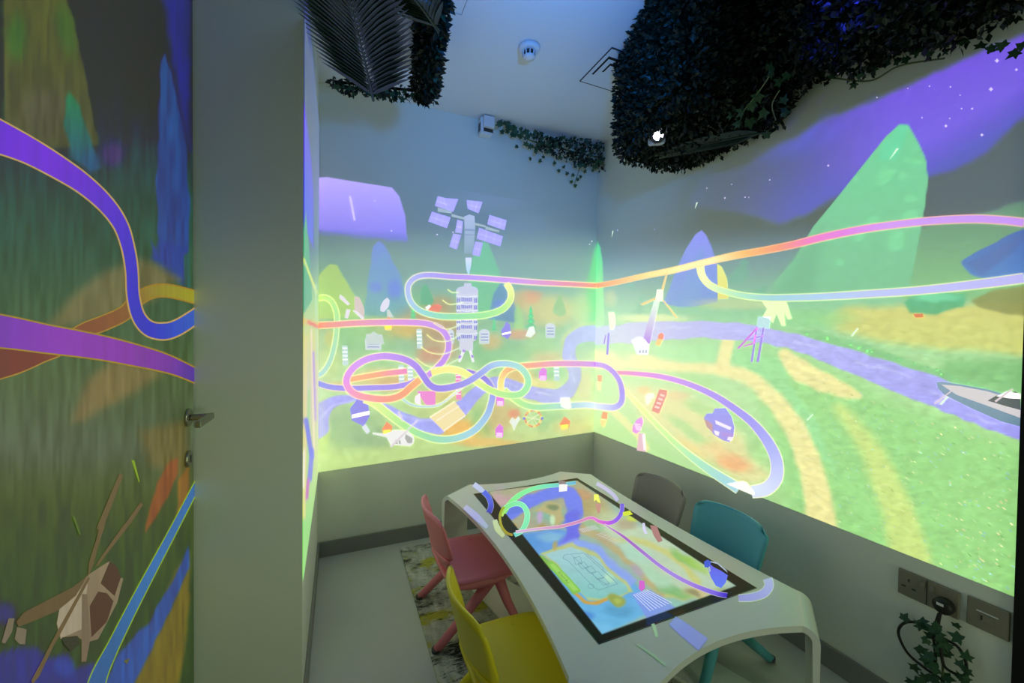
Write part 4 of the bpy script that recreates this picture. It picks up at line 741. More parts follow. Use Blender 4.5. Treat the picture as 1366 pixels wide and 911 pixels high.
# picture on the screen (shown image plus the projector's picture crossing it)
pic_t = tag(empty('screen_picture', (CX, CY, .4265)), 'colourful drawing game and track picture glowing on the table screen', 'screen picture')
def ft(u, v):
    x = SX0+.004+(SX1-SX0-.008)*u; y = SY0+.004+(SY1-SY0-.008)*v; return np.stack([x, y, np.full_like(x, .4258)], 1)
def paint_table(p):
    X, Y = p.x0, p.y0
    p.c[:] = (26, 34, 24); p.a[:] = 1
    p.blob(640, 668, 14, 10, (50, 48, 32), .8); p.blob(700, 648, 40, 6, (85, 72, 42), .8); p.blob(735, 770, 30, 22, (52, 40, 34), .6); p.blob(940, 800, 60, 14, (30, 66, 30), .8); p.blob(860, 690, 40, 30, (60, 80, 36), .7); p.blob(905, 822, 14, 8, (112, 82, 32), .8, -.35)
    p.poly([(862, 822), (882, 812), (902, 822), (880, 838), (862, 842)], (20, 78, 168), 4, .95); p.blob(755, 780, 10, 6, (66, 22, 30), .6); p.blob(930, 770, 30, 12, (44, 72, 36), .6)
    act = [(651, 655.5), (770, 641), (982, 781.5), (803, 846)]; d = p.sdf(act, True); m = 1-sstep(-1, 1, d)
    q = Paint(X, Y, 5); q.c[:] = (150, 180, 165); q.a[:] = 1
    q.poly([(640, 640), (780, 640), (800, 700), (700, 710), (650, 680)], (165, 165, 135), 8)
    q.blob(690, 672, 18, 12, (185, 160, 150), .8); q.blob(668, 668, 14, 10, (205, 160, 180), .6); q.blob(790, 672, 28, 16, (175, 160, 105), .9, .5); q.blob(775, 660, 16, 8, (195, 145, 105), .7); q.blob(820, 700, 34, 16, (195, 205, 155), .8, .5)
    q.stroke([(675, 690), (700, 672), (730, 658), (755, 655), (766, 670), (768, 690), (758, 700)], [12, 16, 18, 18, 20, 18, 14], (110, 125, 235), 5); q.stroke([(655, 690), (680, 680), (700, 676)], [10, 12, 10], (95, 120, 225), 4)
    q.blob(735, 685, 26, 14, (130, 185, 160), .8); q.poly([(712, 682), (735, 668), (748, 672), (754, 690), (745, 700), (735, 688), (722, 684)], (190, 175, 115), 5, .9); q.blob(738, 676, 8, 5, (120, 135, 95), .9); q.blob(721, 690, 5, 8, (190, 165, 205), .9); q.blob(739, 693, 4, 7, (205, 240, 195), .8)
    q.blob(722, 703, 8, 5, (170, 150, 90), .9); q.blob(685, 700, 6, 4, (195, 155, 70), .9)
    # blue water of the game
    q.poly([(690, 712), (745, 704), (768, 716), (800, 735), (860, 790), (880, 812), (803, 846), (760, 800), (720, 755)], (96, 150, 222), 8, 1, col2=(105, 185, 225))
    q.blob(710, 722, 22, 10, (85, 150, 215), .8); q.blob(735, 716, 18, 7, (140, 195, 215), .7); q.blob(755, 725, 10, 10, (110, 120, 225), .9); q.stroke([(765, 690), (765, 710), (758, 728)], [20, 20, 14], (105, 110, 228), 5)
    q.poly([(770, 716), (800, 730), (850, 775), (840, 785), (790, 740), (745, 728)], (140, 165, 238), 6, .9); q.blob(790, 845, 30, 16, (120, 190, 232), .8); q.blob(825, 815, 22, 8, (85, 155, 195), .8); q.blob(780, 822, 14, 8, (75, 135, 215), .8)
    # game board
    q.poly([(722, 738), (765, 722), (790, 735), (835, 775), (845, 790), (805, 802), (785, 800), (760, 775)], (190, 200, 120), 4, .9, sharp=False)
    q.poly([(728, 740), (765, 728), (792, 742), (836, 782), (838, 790), (802, 799), (782, 796), (760, 770)], (165, 205, 210), 3, 1, col2=(130, 195, 190))
    q.stroke([(722, 742), (730, 750), (740, 760), (752, 774), (765, 789)], [4, 6, 9, 9, 8], (130, 185, 80), 2.5); q.stroke([(768, 793), (778, 801), (790, 804), (808, 801)], [5, 5, 4, 4], (200, 160, 80), 2); q.blob(822, 800, 14, 8, (150, 165, 80), 1, .25, .3); q.blob(824, 800, 6, 4, (170, 190, 90), .9)
    q.blob(813, 770, 6, 8, (190, 235, 190), .7, -.5); q.blob(742, 728, 4, 8, (185, 165, 90), .8)
    # right half: pale green fields, tan borders
    q.poly([(820, 690), (870, 705), (975, 780), (935, 800), (880, 790), (830, 735), (795, 712)], (190, 212, 180), 12, .85); q.stroke([(805, 715), (830, 722), (860, 722), (900, 745), (930, 775), (920, 795), (890, 795)], [5, 7, 8, 8, 9, 9, 8], (202, 200, 110), 7, .75)
    q.stroke([(780, 705), (810, 725), (840, 752), (870, 780), (885, 795)], [14, 8, 8, 8, 6], (190, 170, 115), 6, .8); q.blob(850, 762, 12, 6, (170, 165, 195), .7, .7); q.blob(905, 790, 30, 8, (120, 180, 110), .8, .2); q.blob(900, 805, 16, 7, (140, 195, 180), .8); q.blob(930, 790, 20, 9, (205, 185, 130), .8, .3); q.blob(925, 790, 12, 5, (130, 130, 95), .7, .5)
    q.blob(805, 718, 14, 10, (175, 165, 130), .7, .5); q.blob(910, 745, 20, 6, (130, 185, 100), .8, .6); q.blob(925, 752, 26, 5, (155, 200, 80), .7, .6); q.blob(850, 738, 26, 12, (165, 215, 195), .7, .6); q.blob(877, 770, 26, 8, (165, 215, 180), .7, .6)
    q.poly([(843, 793), (868, 787), (905, 812), (862, 824)], (125, 150, 230), 4, .9); q.blob(845, 690, 10, 6, (210, 225, 60), .8); q.blob(790, 700, 20, 6, (150, 195, 150), .7, .6); q.blob(850, 683, 12, 5, (185, 160, 110), .8, .4)
    q.blob(960, 790, 16, 6, (160, 180, 110), .6); q.blob(835, 700, 16, 8, (165, 130, 100), .5)
    p.c = p.c*.42; p.mix(m, q.c*.97, 1.0)
grid('table', pic_t, 'screen_image', 0, 0, ft, 200, 320, paint_table)
TT = 'table'
z4 = lambda L: z0(L, 640, 640, 6.83); z5 = lambda L: z0(L, 700, 700, 5.36)
ribbon(TT, pic_t, 'green_track', [(672, 684), (680, 672), (692, 661), (708, 653), (725, 649), (745, 647), (768, 644)], [6, 6, 6, 5, 5, 4.5, 4], [(110, 205, 80), (120, 230, 140), (120, 232, 160), (110, 215, 190), (90, 170, 215)], ew=.4, edge=(170, 235, 150))
ribbon(TT, pic_t, 'green_ring_track', [(668, 688), (674, 678), (686, 672), (697, 674), (703, 684), (702, 697), (695, 709), (686, 714)], [5, 6, 6, 6, 6.5, 6.5, 5.5, 5], [(175, 215, 60), (120, 225, 150), (125, 228, 175), (130, 230, 175), (120, 225, 170), (100, 200, 200)], ew=.5, edge=(190, 240, 200))
ribbon(TT, pic_t, 'olive_track', [(672, 676), (667, 688), (669, 702), (676, 711), (684, 714)], 3.5, [(150, 175, 40), (150, 130, 30)], ew=0)
ribbon(TT, pic_t, 'blue_track', [(645, 656), (652, 664), (655, 675), (652, 684)], 6.5, [(70, 95, 215), (75, 90, 215), (50, 55, 165)], ew=.6, edge=(170, 165, 140))
ribbon(TT, pic_t, 'pink_track', [(688, 710), (715, 706), (745, 703), (770, 697), (788, 691), (800, 696), (812, 698), (822, 694), (829, 684), (830, 672)], [3, 3, 3.5, 3.5, 3.5, 4, 5, 5, 5, 5], [(205, 175, 215), (205, 165, 205), (205, 140, 180), (205, 130, 185), (215, 115, 205), (200, 75, 215), (150, 85, 225), (110, 85, 220), (105, 80, 215)], ew=.5, edge=(225, 225, 170))
ribbon(TT, pic_t, 'purple_track', [(806, 700), (830, 715), (855, 735), (880, 755), (905, 771), (930, 783), (955, 792), (970, 795)], [1.5, 3, 4, 4.5, 5, 5.5, 6, 6], [(190, 165, 205), (150, 85, 185), (155, 115, 205), (155, 130, 220), (155, 120, 215), (120, 100, 220), (45, 25, 185)], ew=.6, edge=(225, 230, 160))
bs = sheet(TT, pic_t, 'white_van', z4([(722, 40), (800, 45), (795, 105), (722, 112)]), (238, 238, 240))
many(TT, bs, 'van_top', [z4([(715, 10), (775, 12), (790, 40), (722, 45)])], (120, 120, 125), parent=bs)
sheet(TT, pic_t, 'blue_bottle', [(946, 752), (952, 757), (962, 762), (971, 768), (968, 778), (962, 785), (955, 782), (948, 770), (945, 760)], (92, 92, 222), col2=(90, 120, 235))
sheet(TT, pic_t, 'blue_bottle_cap', [(939, 750), (944, 747), (949, 750), (946, 758), (940, 757)], (55, 85, 205))
many(TT, pic_t, 'white_strap', [[(948, 749), (957, 751), (969, 761), (971, 766), (970, 764), (957, 753), (948, 750.5)], [(945, 757), (947, 756), (948, 763), (946, 763)]], (165, 180, 200))
many(TT, pic_t, 'yellow_figure', [z4([(1040, 135), (1080, 135), (1100, 215), (1075, 205), (1060, 185), (1040, 200)])], (235, 240, 90))
many(TT, pic_t, 'red_pillar', [z4([(1050, 220), (1105, 220), (1095, 300), (1075, 312)])], (190, 135, 125))
many(TT, pic_t, 'red_tower_block', [[(867, 701), (876, 702), (884, 722), (878, 724), (872, 715)]], (165, 115, 115)); many(TT, pic_t, 'light_dot', [[(857, 698), (860, 698), (862, 708), (864, 712), (860, 713), (857, 706)]], (205, 205, 235))
many(TT, pic_t, 'yellow_corner', [z4([(1300, 300), (1366, 282), (1395, 318), (1310, 335)])], (205, 220, 50)); many(TT, pic_t, 'magenta_mark', [z5([(820, 400), (855, 405), (862, 455), (835, 480), (815, 460)])], (205, 95, 200))
# bus line drawing, halftone lines
def line(a, b, w_=.45):
    a = np.array(a); b = np.array(b); d = b-a; n_ = np.array([-d[1], d[0]])/np.linalg.norm(d)*w_/2; return [a+n_, b+n_, b-n_, a-n_]
bl = []
def path_lines(L, closed=True):
    q = z5(L); [bl.append(line(q[i], q[(i+1) % len(q)])) for i in range(len(q) if closed else len(q)-1)]
path_lines([(280, 220), (330, 212), (420, 205), (665, 425), (530, 470), (500, 455), (310, 260), (275, 245)]); path_lines([(330, 215), (420, 300), (520, 390), (600, 440)], False)
for (a, b) in (((350, 240), (365, 290)), ((380, 280), (410, 320)), ((430, 310), (465, 350)), ((480, 350), (520, 395)), ((520, 390), (560, 435))):
    path_lines([(a[0], a[1]), (a[0]+45, a[1]-12), (b[0]+45, b[1]-12), (b[0], b[1])])
path_lines([(450, 440), (460, 428), (485, 430), (497, 445), (485, 458), (462, 458)]); path_lines([(440, 208), (560, 310), (560, 330), (640, 400)], False)
many(TT, pic_t, 'bus_line_drawing', bl, (95, 130, 150))
many(TT, pic_t, 'halftone_line', [line((845+k*2.4, 793.5-k*.9), (868+k*4.0, 816-k*1.6), .9) for k in range(8)], (205, 215, 245), kind='stuff')
many(TT, pic_t, 'halftone_line', [line((772+k*2.0, 706-k*.5), (779+k*2.0, 711-k*.5), .6) for k in range(11)]+[line((795+k*3.0, 714+k*1.4), (805+k*3, 711+k*1.4), .5) for k in range(9)], (205, 205, 215), kind='stuff')
sheet(TT, pic_t, 'green_label_bar', z5([(165, 280), (172, 262), (200, 265), (300, 360), (398, 468), (398, 482), (385, 492), (350, 493), (335, 484), (180, 312)]), (128, 190, 78))
sheet(TT, pic_t, 'green_label_face', z5([(180, 285), (205, 278), (385, 468), (350, 478), (192, 305)]), (150, 205, 95))
ca = bpy.data.curves.new('game_title', 'FONT'); ca.body = 'School Bus'; ca.size = .0165; ca.align_x = 'CENTER'; ca.align_y = 'CENTER'; ca.extrude = .0001
q1 = unp(2, .4262, 740., 757.); q2 = unp(2, .4262, 765., 786.)
tmp = bpy.data.objects.new('game_title', ca); COL.objects.link(tmp); me_t = bpy.data.meshes.new_from_object(tmp.evaluated_get(bpy.context.evaluated_depsgraph_get())); bpy.data.objects.remove(tmp)
me_t.materials.clear(); me_t.materials.append(mat('title_ink', (.02, .09, .02), .6)); tx = bpy.data.objects.new('game_title', me_t); COL.objects.link(tx)
tx.location = (*((q1+q2)/2)[:2]-np.array([CX, CY]), .0016); tx.rotation_euler = (0, 0, math.atan2(*(q2-q1)[[1, 0]])); tx.parent = pic_t; tx['kind'] = 'stuff'
# faint projector spill on the white top, painted as glowing ribbons
pl = tag(empty('painted_projector_light', (CX, CY, TZ)), 'faint purple and green projector light painted on the white table top around the screen', 'projection')
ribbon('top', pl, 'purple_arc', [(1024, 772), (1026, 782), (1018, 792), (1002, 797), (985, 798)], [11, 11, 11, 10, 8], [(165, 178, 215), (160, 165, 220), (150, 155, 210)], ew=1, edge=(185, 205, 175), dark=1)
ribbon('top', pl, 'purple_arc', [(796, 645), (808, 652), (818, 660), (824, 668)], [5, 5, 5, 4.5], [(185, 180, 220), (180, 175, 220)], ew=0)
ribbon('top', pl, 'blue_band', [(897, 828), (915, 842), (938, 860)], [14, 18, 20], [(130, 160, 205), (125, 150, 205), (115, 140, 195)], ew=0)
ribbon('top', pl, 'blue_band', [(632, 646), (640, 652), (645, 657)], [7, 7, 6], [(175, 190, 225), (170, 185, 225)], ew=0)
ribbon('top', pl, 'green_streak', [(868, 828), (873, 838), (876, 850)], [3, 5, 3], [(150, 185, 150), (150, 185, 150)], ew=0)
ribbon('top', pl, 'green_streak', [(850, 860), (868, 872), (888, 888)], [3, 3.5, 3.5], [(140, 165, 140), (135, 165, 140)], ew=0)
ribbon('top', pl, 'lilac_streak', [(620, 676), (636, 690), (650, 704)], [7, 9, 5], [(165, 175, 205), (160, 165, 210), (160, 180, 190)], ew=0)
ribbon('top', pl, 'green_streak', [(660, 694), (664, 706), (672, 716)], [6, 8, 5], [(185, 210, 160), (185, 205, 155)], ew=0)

# ------------------------------------------------------------------ chairs
def rr(t, p=6, k=.30): return (1-k)+k*max(0, 1-abs(t)**p)**.5
def seat_fn(u, v):
    s, t = 2*u-1, 2*v-1                         # u along depth (rear to front), v across
    x = -.165+.355*u; y = t*.187*rr(s, 6, .22)*(1-.06*(s > 0)*s); x = .0125+(x-.0125)*rr(t, 6, .10)
    z = .262-.012*(1-t*t)*(1-s*s)-.022*max(0, s-.7)**1.2*2+.030*max(0, -s-.75)*1.5
    return (x, y, z)
def back_fn(u, v):
    t = 2*u-1; q = 2*v-1; z = .335+.195*v
    ww = .178-.012*(1-v); y = t*ww*rr(q, 8, .14); z = .4325+(z-.4325)*rr(t, 4, .20)*1.04
    x = -.140-.045*(1-t*t)-.050*(v-.15)
    return (x, y, z)
def lowback_fn(u, v):
    t = 2*u-1; ww = .135+.030*v**2; y = t*ww
    return (-.150+.025*(1-v)**2-.036*(1-t*t)*v, y, .258+.095*v)
def chair(label, m, loc, rz, first=None):
    if first is None:
        r = empty('school_chair')
        V, F = shell(seat_fn, 15, 15, .010); s_ = MB().add(V, F).build('seat', m, r, smooth=True)
        V, F = shell(back_fn, 17, 13, .011); b_ = MB().add(V, F).build('backrest', m, r, smooth=True)
        V, F = shell(lowback_fn, 11, 7, .010); MB().add(V, F).build('back_support', m, r, smooth=True)
        for sy in (-1, 1):
            y = sy*.165
            for nm, fx in (('rear', -.205), ('front', .165)):
                MB().tube([(.055+(.0 if fx < 0 else .01), y*.93, .250), (.055+(fx-.055)*.5, sy*.168, .125), (fx, sy*.178, .012)], [.027, .020, .017], 8).build('leg', m, r, smooth=True, bevel=0)
            V, F = shell(lambda u, v: (-.15+.31*u, sy*(.170+.012*(v)), .258-.034*math.sin(math.pi*min(1, .1+u*.9))*v), 12, 4, .007); MB().add(V, F).build('side_rail', m, r, smooth=True)
            for fx in (-.205, .165): MB().tube([(fx, sy*.178, .0085), (fx, sy*.178, .020)], .019, 12).build('foot_cap', M_FOOT, r)
    else:
        r = first.copy(); COL.objects.link(r)
        for ch in first.children:
            c = ch.copy(); COL.objects.link(c); c.parent = r
            if c.name.split('.')[0] != 'foot_cap': c.data = c.data.copy(); c.data.materials[0] = m
    r.location = loc; r.rotation_euler = (0, 0, rz)
    return tag(r, label, 'chair', 'plastic children\'s chairs around the table')
M_FOOT = mat('chair_foot_rubber', (.05, .05, .05), .7)
c1 = chair('pink plastic children\'s chair at the far left of the table', mat('pink_plastic', (.80, .22, .28), .42, .5), (-1.205, -.765, 0), 0)
c2 = chair('yellow plastic children\'s chair nearest the camera, left of the table', mat('yellow_plastic', (.80, .66, .01), .42, .5), (-1.245, -1.385, 0), 0, c1)
c3 = chair('taupe grey plastic children\'s chair between table and right wall, near the corner', mat('taupe_plastic', (.32, .29, .25), .45, .5), (-.395, -.905, 0), math.pi, c1)
c4 = chair('teal blue plastic children\'s chair between table and right wall', mat('teal_plastic', (.10, .46, .56), .42, .5), (-.395, -1.315, 0), math.pi, c1)

# ------------------------------------------------------------------ ceiling fittings
M_PLASTIC = mat('white_plastic', (.72, .74, .76), .4, .5)
det = tag(empty('smoke_detector', (-.927, -.729, H)), 'round white smoke detector on the ceiling', 'smoke detector')
MB().lathe([(.052, 0), (.052, -.012), (.047, -.020), (.040, -.022)], (0, 0, 0), 32).build('base', M_PLASTIC, det, smooth=True)
MB().lathe([(.026, -.020), (.026, -.046)], (0, 0, 0), 24).build('sensor_chamber', M_DARKMETAL, det, smooth=True)
MB().lathe([(.024, -.044), (.030, -.046), (.028, -.052), (.012, -.056)], (0, 0, 0), 28).build('cap', M_PLASTIC, det, smooth=True)
for k in range(10):
    a = 2*math.pi*k/10; mb = MB(); c, s_ = math.cos(a), math.sin(a)
    mb.tube([(.034*c, .034*s_, -.020), (.030*c, .030*s_, -.047)], .0028, 4).build('rib', M_PLASTIC, det)
ac = tag(empty('air_diffuser', (-.42, -.755, H)), 'square white ceiling air diffuser partly hidden by the big foliage box', 'air vent')
def ring(mb, r0, r1, z0_, z1_):
    for (x0, y0, x1, y1) in ((-r1, -r1, r1, -r0), (-r1, r0, r1, r1), (-r1, -r0, -r0, r0), (r0, -r0, r1, r0)): mb.box((x0, y0, z0_), (x1, y1, z1_))
    return mb
ring(MB(), .138, .142, -.005, 0).build('dark_rim', M_DARKMETAL, ac); MB().box((-.138, -.138, -.004), (.138, .138, 0)).build('face_plate', M_PLASTIC, ac)  # thin dark ring around the face plate
for (r_, w__) in ((.112, .010), (.074, .009)):
    MB().box((-r_-w__/2, -r_+.04, -.0055), (-r_+w__/2, r_-.05, -.004)).build('slot', M_BLACK, ac); MB().box((-r_-w__/2, -r_+.035-w__, -.0055), (r_, -r_+.04, -.004)).build('slot', M_BLACK, ac)
hatch = tag(empty('ceiling_hatch', (-1.45, -.95, H)), 'flat square access hatch in the ceiling right of the left foliage', 'hatch')
ring(MB(), .163, .172, -.004, 0).build('frame', M_PLASTIC, hatch); MB().box((-.160, -.160, -.003), (.160, .160, 0)).build('panel', M_PLASTIC, hatch)
sp = tag(empty('wall_sensor', (-.905, 0, 2.64)), 'small white box sensor high on the far wall left of the ivy', 'sensor')
MB().box((-.040, -.060, -.055), (.040, 0, .050)).build('housing', M_PLASTIC, sp, bevel=.005); MB().box((-.022, -.062, -.040), (.042, -.058, -.016)).box((-.041, -.050, -.034), (-.039, -.010, .020)).build('dark_slot', M_DARKMETAL, sp)
MB().box((-.028, -.085, -.018), (.044, -.058, .052)).build('hood', M_PLASTIC, sp, bevel=.003)

# ------------------------------------------------------------------ sockets and cables on the right wall
M_GREIGE = mat('greige_socket_plastic', (.22, .20, .15), .45, .4)
M_CABLE = mat('black_rubber_cable', (.012, .012, .012), .5, .4)
def onwall(x, y): return unp(0, 0.0, float(x), float(y))
so = tag(empty('double_socket', (0, -1.879, .466)), 'double power socket on the right wall with a black plug in it', 'power socket')
MB().box((-.009, -.074, -.043), (0, .074, .043)).build('face_plate', M_GREIGE, so, bevel=.003)
MB().box((-.0105, -.001, -.041), (-.0085, .001, .041)).build('joint', M_DARKMETAL, so)
for (y, z, a, b) in ((.045, .014, .0028, .005), (.058, -.010, .005, .0028), (.032, -.010, .005, .0028)): MB().box((-.0095, y-a, z-b), (-.0088, y+a, z+b)).build('pin_slot', M_DARKMETAL, so)
for y in (.010, -.012): MB().box((-.013, y-.006, .010), (-.009, y+.006, .030)).build('switch_rocker', M_GREIGE, so, bevel=.001)
pg = tag(empty('power_plug', (-.010, -1.925, .456)), 'black power plug with a long curled cable in the double socket', 'plug')
MB().lathe([(.019, 0), (.024, -.006), (.024, -.026), (.016, -.034)], (0, 0, 0), 20, 'x').build('plug_body', M_CABLE, pg, smooth=True)
MB().box((-.0352, -.006, .004), (-.034, .010, .012)).build('rating_label', M_PLASTIC, pg)
def curve_obj(name, pts, r, m, parent=None):
    P, _, _ = (None, None, None); P3 = []
    n = len(pts)
    for i in range(n-1):
        p0, p1, p2, p3 = [np.array(pts[j], float) for j in (max(i-1, 0), i, i+1, min(i+2, n-1))]
        for j in range(7):
            t = j/7; P3.append(.5*((2*p1)+(-p0+p2)*t+(2*p0-5*p1+4*p2-p3)*t*t+(-p0+3*p1-3*p2+p3)*t**3))
    P3.append(np.array(pts[-1], float)); o = MB().tube(P3, r, 7).build(name, m, None, smooth=True)
    if parent: o.parent = parent; o.location = -Vector(parent.location)
    return o
def wl(L, dx): return [onwall(x, y)+np.array([-dx, 0, 0]) for x, y in L]
curve_obj('cable', wl([(1262, 812), (1258, 835), (1262, 860), (1268, 885)], .035)+wl([(1290, 898), (1293, 880), (1282, 860), (1262, 848), (1235, 830), (1212, 828), (1203, 842), (1215, 868), (1238, 888), (1262, 905), (1280, 930)], .022), .0042, M_CABLE, pg)
curve_obj('cable', wl([(1258, 815), (1251, 842), (1254, 880), (1250, 930)], .028), .0035, M_CABLE, pg)
du = tag(empty('data_outlet', (0, -2.012, .470)), 'square blank-looking data outlet at the right edge, beside the double socket', 'data outlet')
MB().box((-.009, -.043, -.043), (0, .043, .043)).build('face_plate', M_GREIGE, du, bevel=.003)
MB().box((-.011, -.013, -.018), (-.0085, .013, .006)).build('jack', M_GREIGE, du, bevel=.001); MB().box((-.0098, -.022, .010), (-.0088, .022, .013)).build('label_slot', M_PLASTIC, du)
MB().box((-.0115, .009, -.012), (-.0105, .0125, .002)).build('jack_dark_strip', M_DARKMETAL, du)  # thin dark strip on one edge of the jack

# ------------------------------------------------------------------ planting
def leaf_mat(name, c, rough=.5): return mat(name, c, rough, .35, noise=.5, nscale=30)
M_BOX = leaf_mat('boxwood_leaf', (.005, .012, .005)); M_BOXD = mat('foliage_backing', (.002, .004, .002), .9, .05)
M_IVY = leaf_mat('ivy_leaf', (.022, .075, .032), .5); M_PALM = leaf_mat('palm_leaf', (.008, .026, .018), .4); M_STEM = mat('stem', (.09, .12, .04), .6)
def scatter(name, pts, nrm, size, m, parent, rnd):
    """small leaves on given points; nobody could count them"""
    n = len(pts); a = rnd.normal(size=(n, 3))*.75+nrm; a /= np.linalg.norm(a, axis=1)[:, None]
    b = np.cross(a, rnd.normal(size=(n, 3))); b /= np.linalg.norm(b, axis=1)[:, None]+1e-9; c = np.cross(a, b)
    s = size*rnd.uniform(.6, 1.3, n)[:, None]
    V = np.stack([pts, pts+a*s*.5+b*s*.28+c*s*.06, pts+a*s, pts+a*s*.5-b*s*.28+c*s*.06], 1).reshape(-1, 3); F = np.arange(n*4).reshape(-1, 4)
    me = bpy.data.meshes.new(name); me.from_pydata(V.tolist(), [], F.tolist()); me.materials.append(m); o = bpy.data.objects.new(name, me); COL.objects.link(o)
    o.parent = parent; o.location = -Vector(parent.location) if parent else (0, 0, 0); o['kind'] = 'stuff'; return o
def boxpts(poly, z0_, z1_, dens, rnd, bulge=.03, top=False):
    P = []; N = []; n = len(poly); cx = sum(p[0] for p in poly)/n; cy = sum(p[1] for p in poly)/n
    for i in range(n):
        a = np.array(poly[i]); b = np.array(poly[(i+1) % n]); l = np.linalg.norm(b-a); k = int(l*(z1_-z0_)*dens); d = (b-a)/l; nn = np.array([d[1], -d[0]])
        if nn@(a-np.array([cx, cy])) < 0: nn = -nn
        t = rnd.random(k); zz = rnd.uniform(z0_, z1_, k); q = a+(b-a)*t[:, None]+nn*rnd.uniform(-.01, bulge, k)[:, None]
        P.append(np.column_stack([q, zz])); N.append(np.tile([nn[0], nn[1], -.2], (k, 1)))
    k = int((max(p[0] for p in poly)-min(p[0] for p in poly))*(max(p[1] for p in poly)-min(p[1] for p in poly))*dens)
    x = rnd.uniform(min(p[0] for p in poly), max(p[0] for p in poly), k); y = rnd.uniform(min(p[1] for p in poly), max(p[1] for p in poly), k); ins = np.zeros(k, bool)
    for i in range(n):
        (ax, ay), (bx, by) = poly[i], poly[(i+1) % n]; c = (ay > y) != (by > y)
        if by != ay: ins ^= c & (x < ax+(y-ay)*(bx-ax)/(by-ay))
    x, y = x[ins], y[ins]; P.append(np.column_stack([x, y, z0_-rnd.uniform(-.01, bulge, len(x))])); N.append(np.tile([0, 0, -1.], (len(x), 1)))
    return np.vstack(P), np.vstack(N)
def prismobj(name, poly, z0_, z1_, m, parent):
    if sum(poly[i][0]*poly[(i+1) % len(poly)][1]-poly[(i+1) % len(poly)][0]*poly[i][1] for i in range(len(poly))) > 0: poly = poly[::-1]
    o = prism(MB(), poly, z0_, z1_).build(name, m, parent); o.location = -Vector(parent.location); return o
IVY = []
for k in range(3):
    rad = [1, .52, .80, .46, .66, .36, .22, .36, .66, .46, .80, .52]; V = [(0, 0, .0)]
    for i in range(12):
        a = 2*math.pi*i/12+.05*k; r = rad[i]*(1+.08*math.sin(i*3+k)); V.append((r*math.cos(a), r*math.sin(a), -.12*r*r+.03*math.cos(2*a)))
    me = bpy.data.meshes.new('ivy_leaf'); me.from_pydata(V, [], [(0, 1+i, 1+(i+1) % 12) for i in range(12)]); me.materials.append(M_IVY); IVY.append(me)
lr = random.Random(11)
def ivy(parent, p, size, nrm=(-.3, -1, -.4)):
    o = bpy.data.objects.new('ivy_leaf', IVY[lr.randrange(3)]); COL.objects.link(o); o.parent = parent
    q = Vector(nrm).normalized()+Vector([lr.uniform(-.5, .5) for _ in range(3)]); qt = q.to_track_quat('Z', 'Y')
    o.rotation_mode = 'QUATERNION'; o.rotation_quaternion = qt @ Vector((0, 0, 1)).rotation_difference(Vector((0, 0, 1))) @ __import__('mathutils').Quaternion((0, 0, 1), lr.uniform(0, 6.3))
    o.location = Vector(p)-Vector(parent.location); o.scale = (size, size, size); return o
def stem(parent, pts, r=.0022): return curve_obj('ivy_stem', pts, r, M_STEM, parent)

# big box of foliage by the right wall
PA = [(-.440, -.815), (-.565, -1.16), (-.60, -1.40), (-.03, -1.40), (-.03, -.86), (-.16, -.80)]
fa = tag(empty('foliage_box', (-.3, -1.1, H)), 'large dark leafy box hanging from the ceiling, with a lit projector lens in its corner', 'hanging plant')
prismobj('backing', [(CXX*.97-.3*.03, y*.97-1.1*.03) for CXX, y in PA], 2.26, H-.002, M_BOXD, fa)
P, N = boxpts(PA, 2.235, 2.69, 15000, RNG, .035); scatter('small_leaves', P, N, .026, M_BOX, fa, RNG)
for (x, y, s_) in ((1030, 95, .045), (1012, 128, .040), (1003, 140, .036), (990, 150, .04), (985, 165, .035), (1000, 162, .04), (1020, 150, .038), (1040, 110, .03), (838, 165, .03), (833, 185, .03), (845, 205, .032), (870, 214, .03), (900, 222, .03), (925, 224, .028), (1025, 180, .035), (1045, 135, .03), (975, 155, .03), (860, 210, .028), (1050, 100, .03), (1045, 150, .035)):
    ivy(fa, unp(2, 2.185, float(x), float(y)) if x > 960 else unp(1, -.78, float(x), float(y)), s_*.85)
stem(fa, [unp(2, 2.19, *q_) for q_ in ((1030., 95.), (1022., 108.), (1010., 125.), (990., 150.))]); stem(fa, [unp(2, 2.19, *q_) for q_ in ((1040., 120.), (1030., 140.), (1035., 160.))])
# low garland continuing along the right wall
fbx = tag(empty('foliage_garland', (-.2, -1.8, H)), 'dark blue-lit foliage along the top of the right wall, at the upper right', 'hanging plant')
for (ya, yb, zb_, xa) in ((-1.44, -1.66, 2.33, -.34), (-1.66, -1.86, 2.275, -.36), (-1.86, -2.055, 2.225, -.38)):
    PB = [(xa, ya), (xa-.02, yb), (-.04, yb), (-.03, ya)]
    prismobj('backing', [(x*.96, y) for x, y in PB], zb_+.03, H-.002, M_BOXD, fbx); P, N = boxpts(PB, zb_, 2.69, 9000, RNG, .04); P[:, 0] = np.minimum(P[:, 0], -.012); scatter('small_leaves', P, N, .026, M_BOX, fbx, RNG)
for (x, y, s_) in ((1145, 100, .04), (1140, 112, .03), (1110, 100, .03), (1090, 96, .03), (1125, 92, .035), (1180, 85, .035), (1210, 80, .03), (1240, 72, .035), (1262, 68, .03), (1308, 62, .045), (1320, 66, .04), (1338, 62, .045), (1355, 70, .045), (1364, 62, .04), (1070, 100, .03), (1060, 92, .03), (1225, 66, .035), (1285, 55, .04), (1195, 82, .03), (1165, 92, .03)):
    ivy(fbx, unp(0, -.06, float(x), float(y)), s_*(.72 if x < 1240 else .5), (-1, -.5, -.2))
stem(fbx, [unp(0, -.03, 1060., 100.), unp(0, -.03, 1110., 104.), unp(0, -.03, 1160., 108.), unp(0, -.03, 1200., 88.), unp(0, -.03, 1260., 78.)], .003)
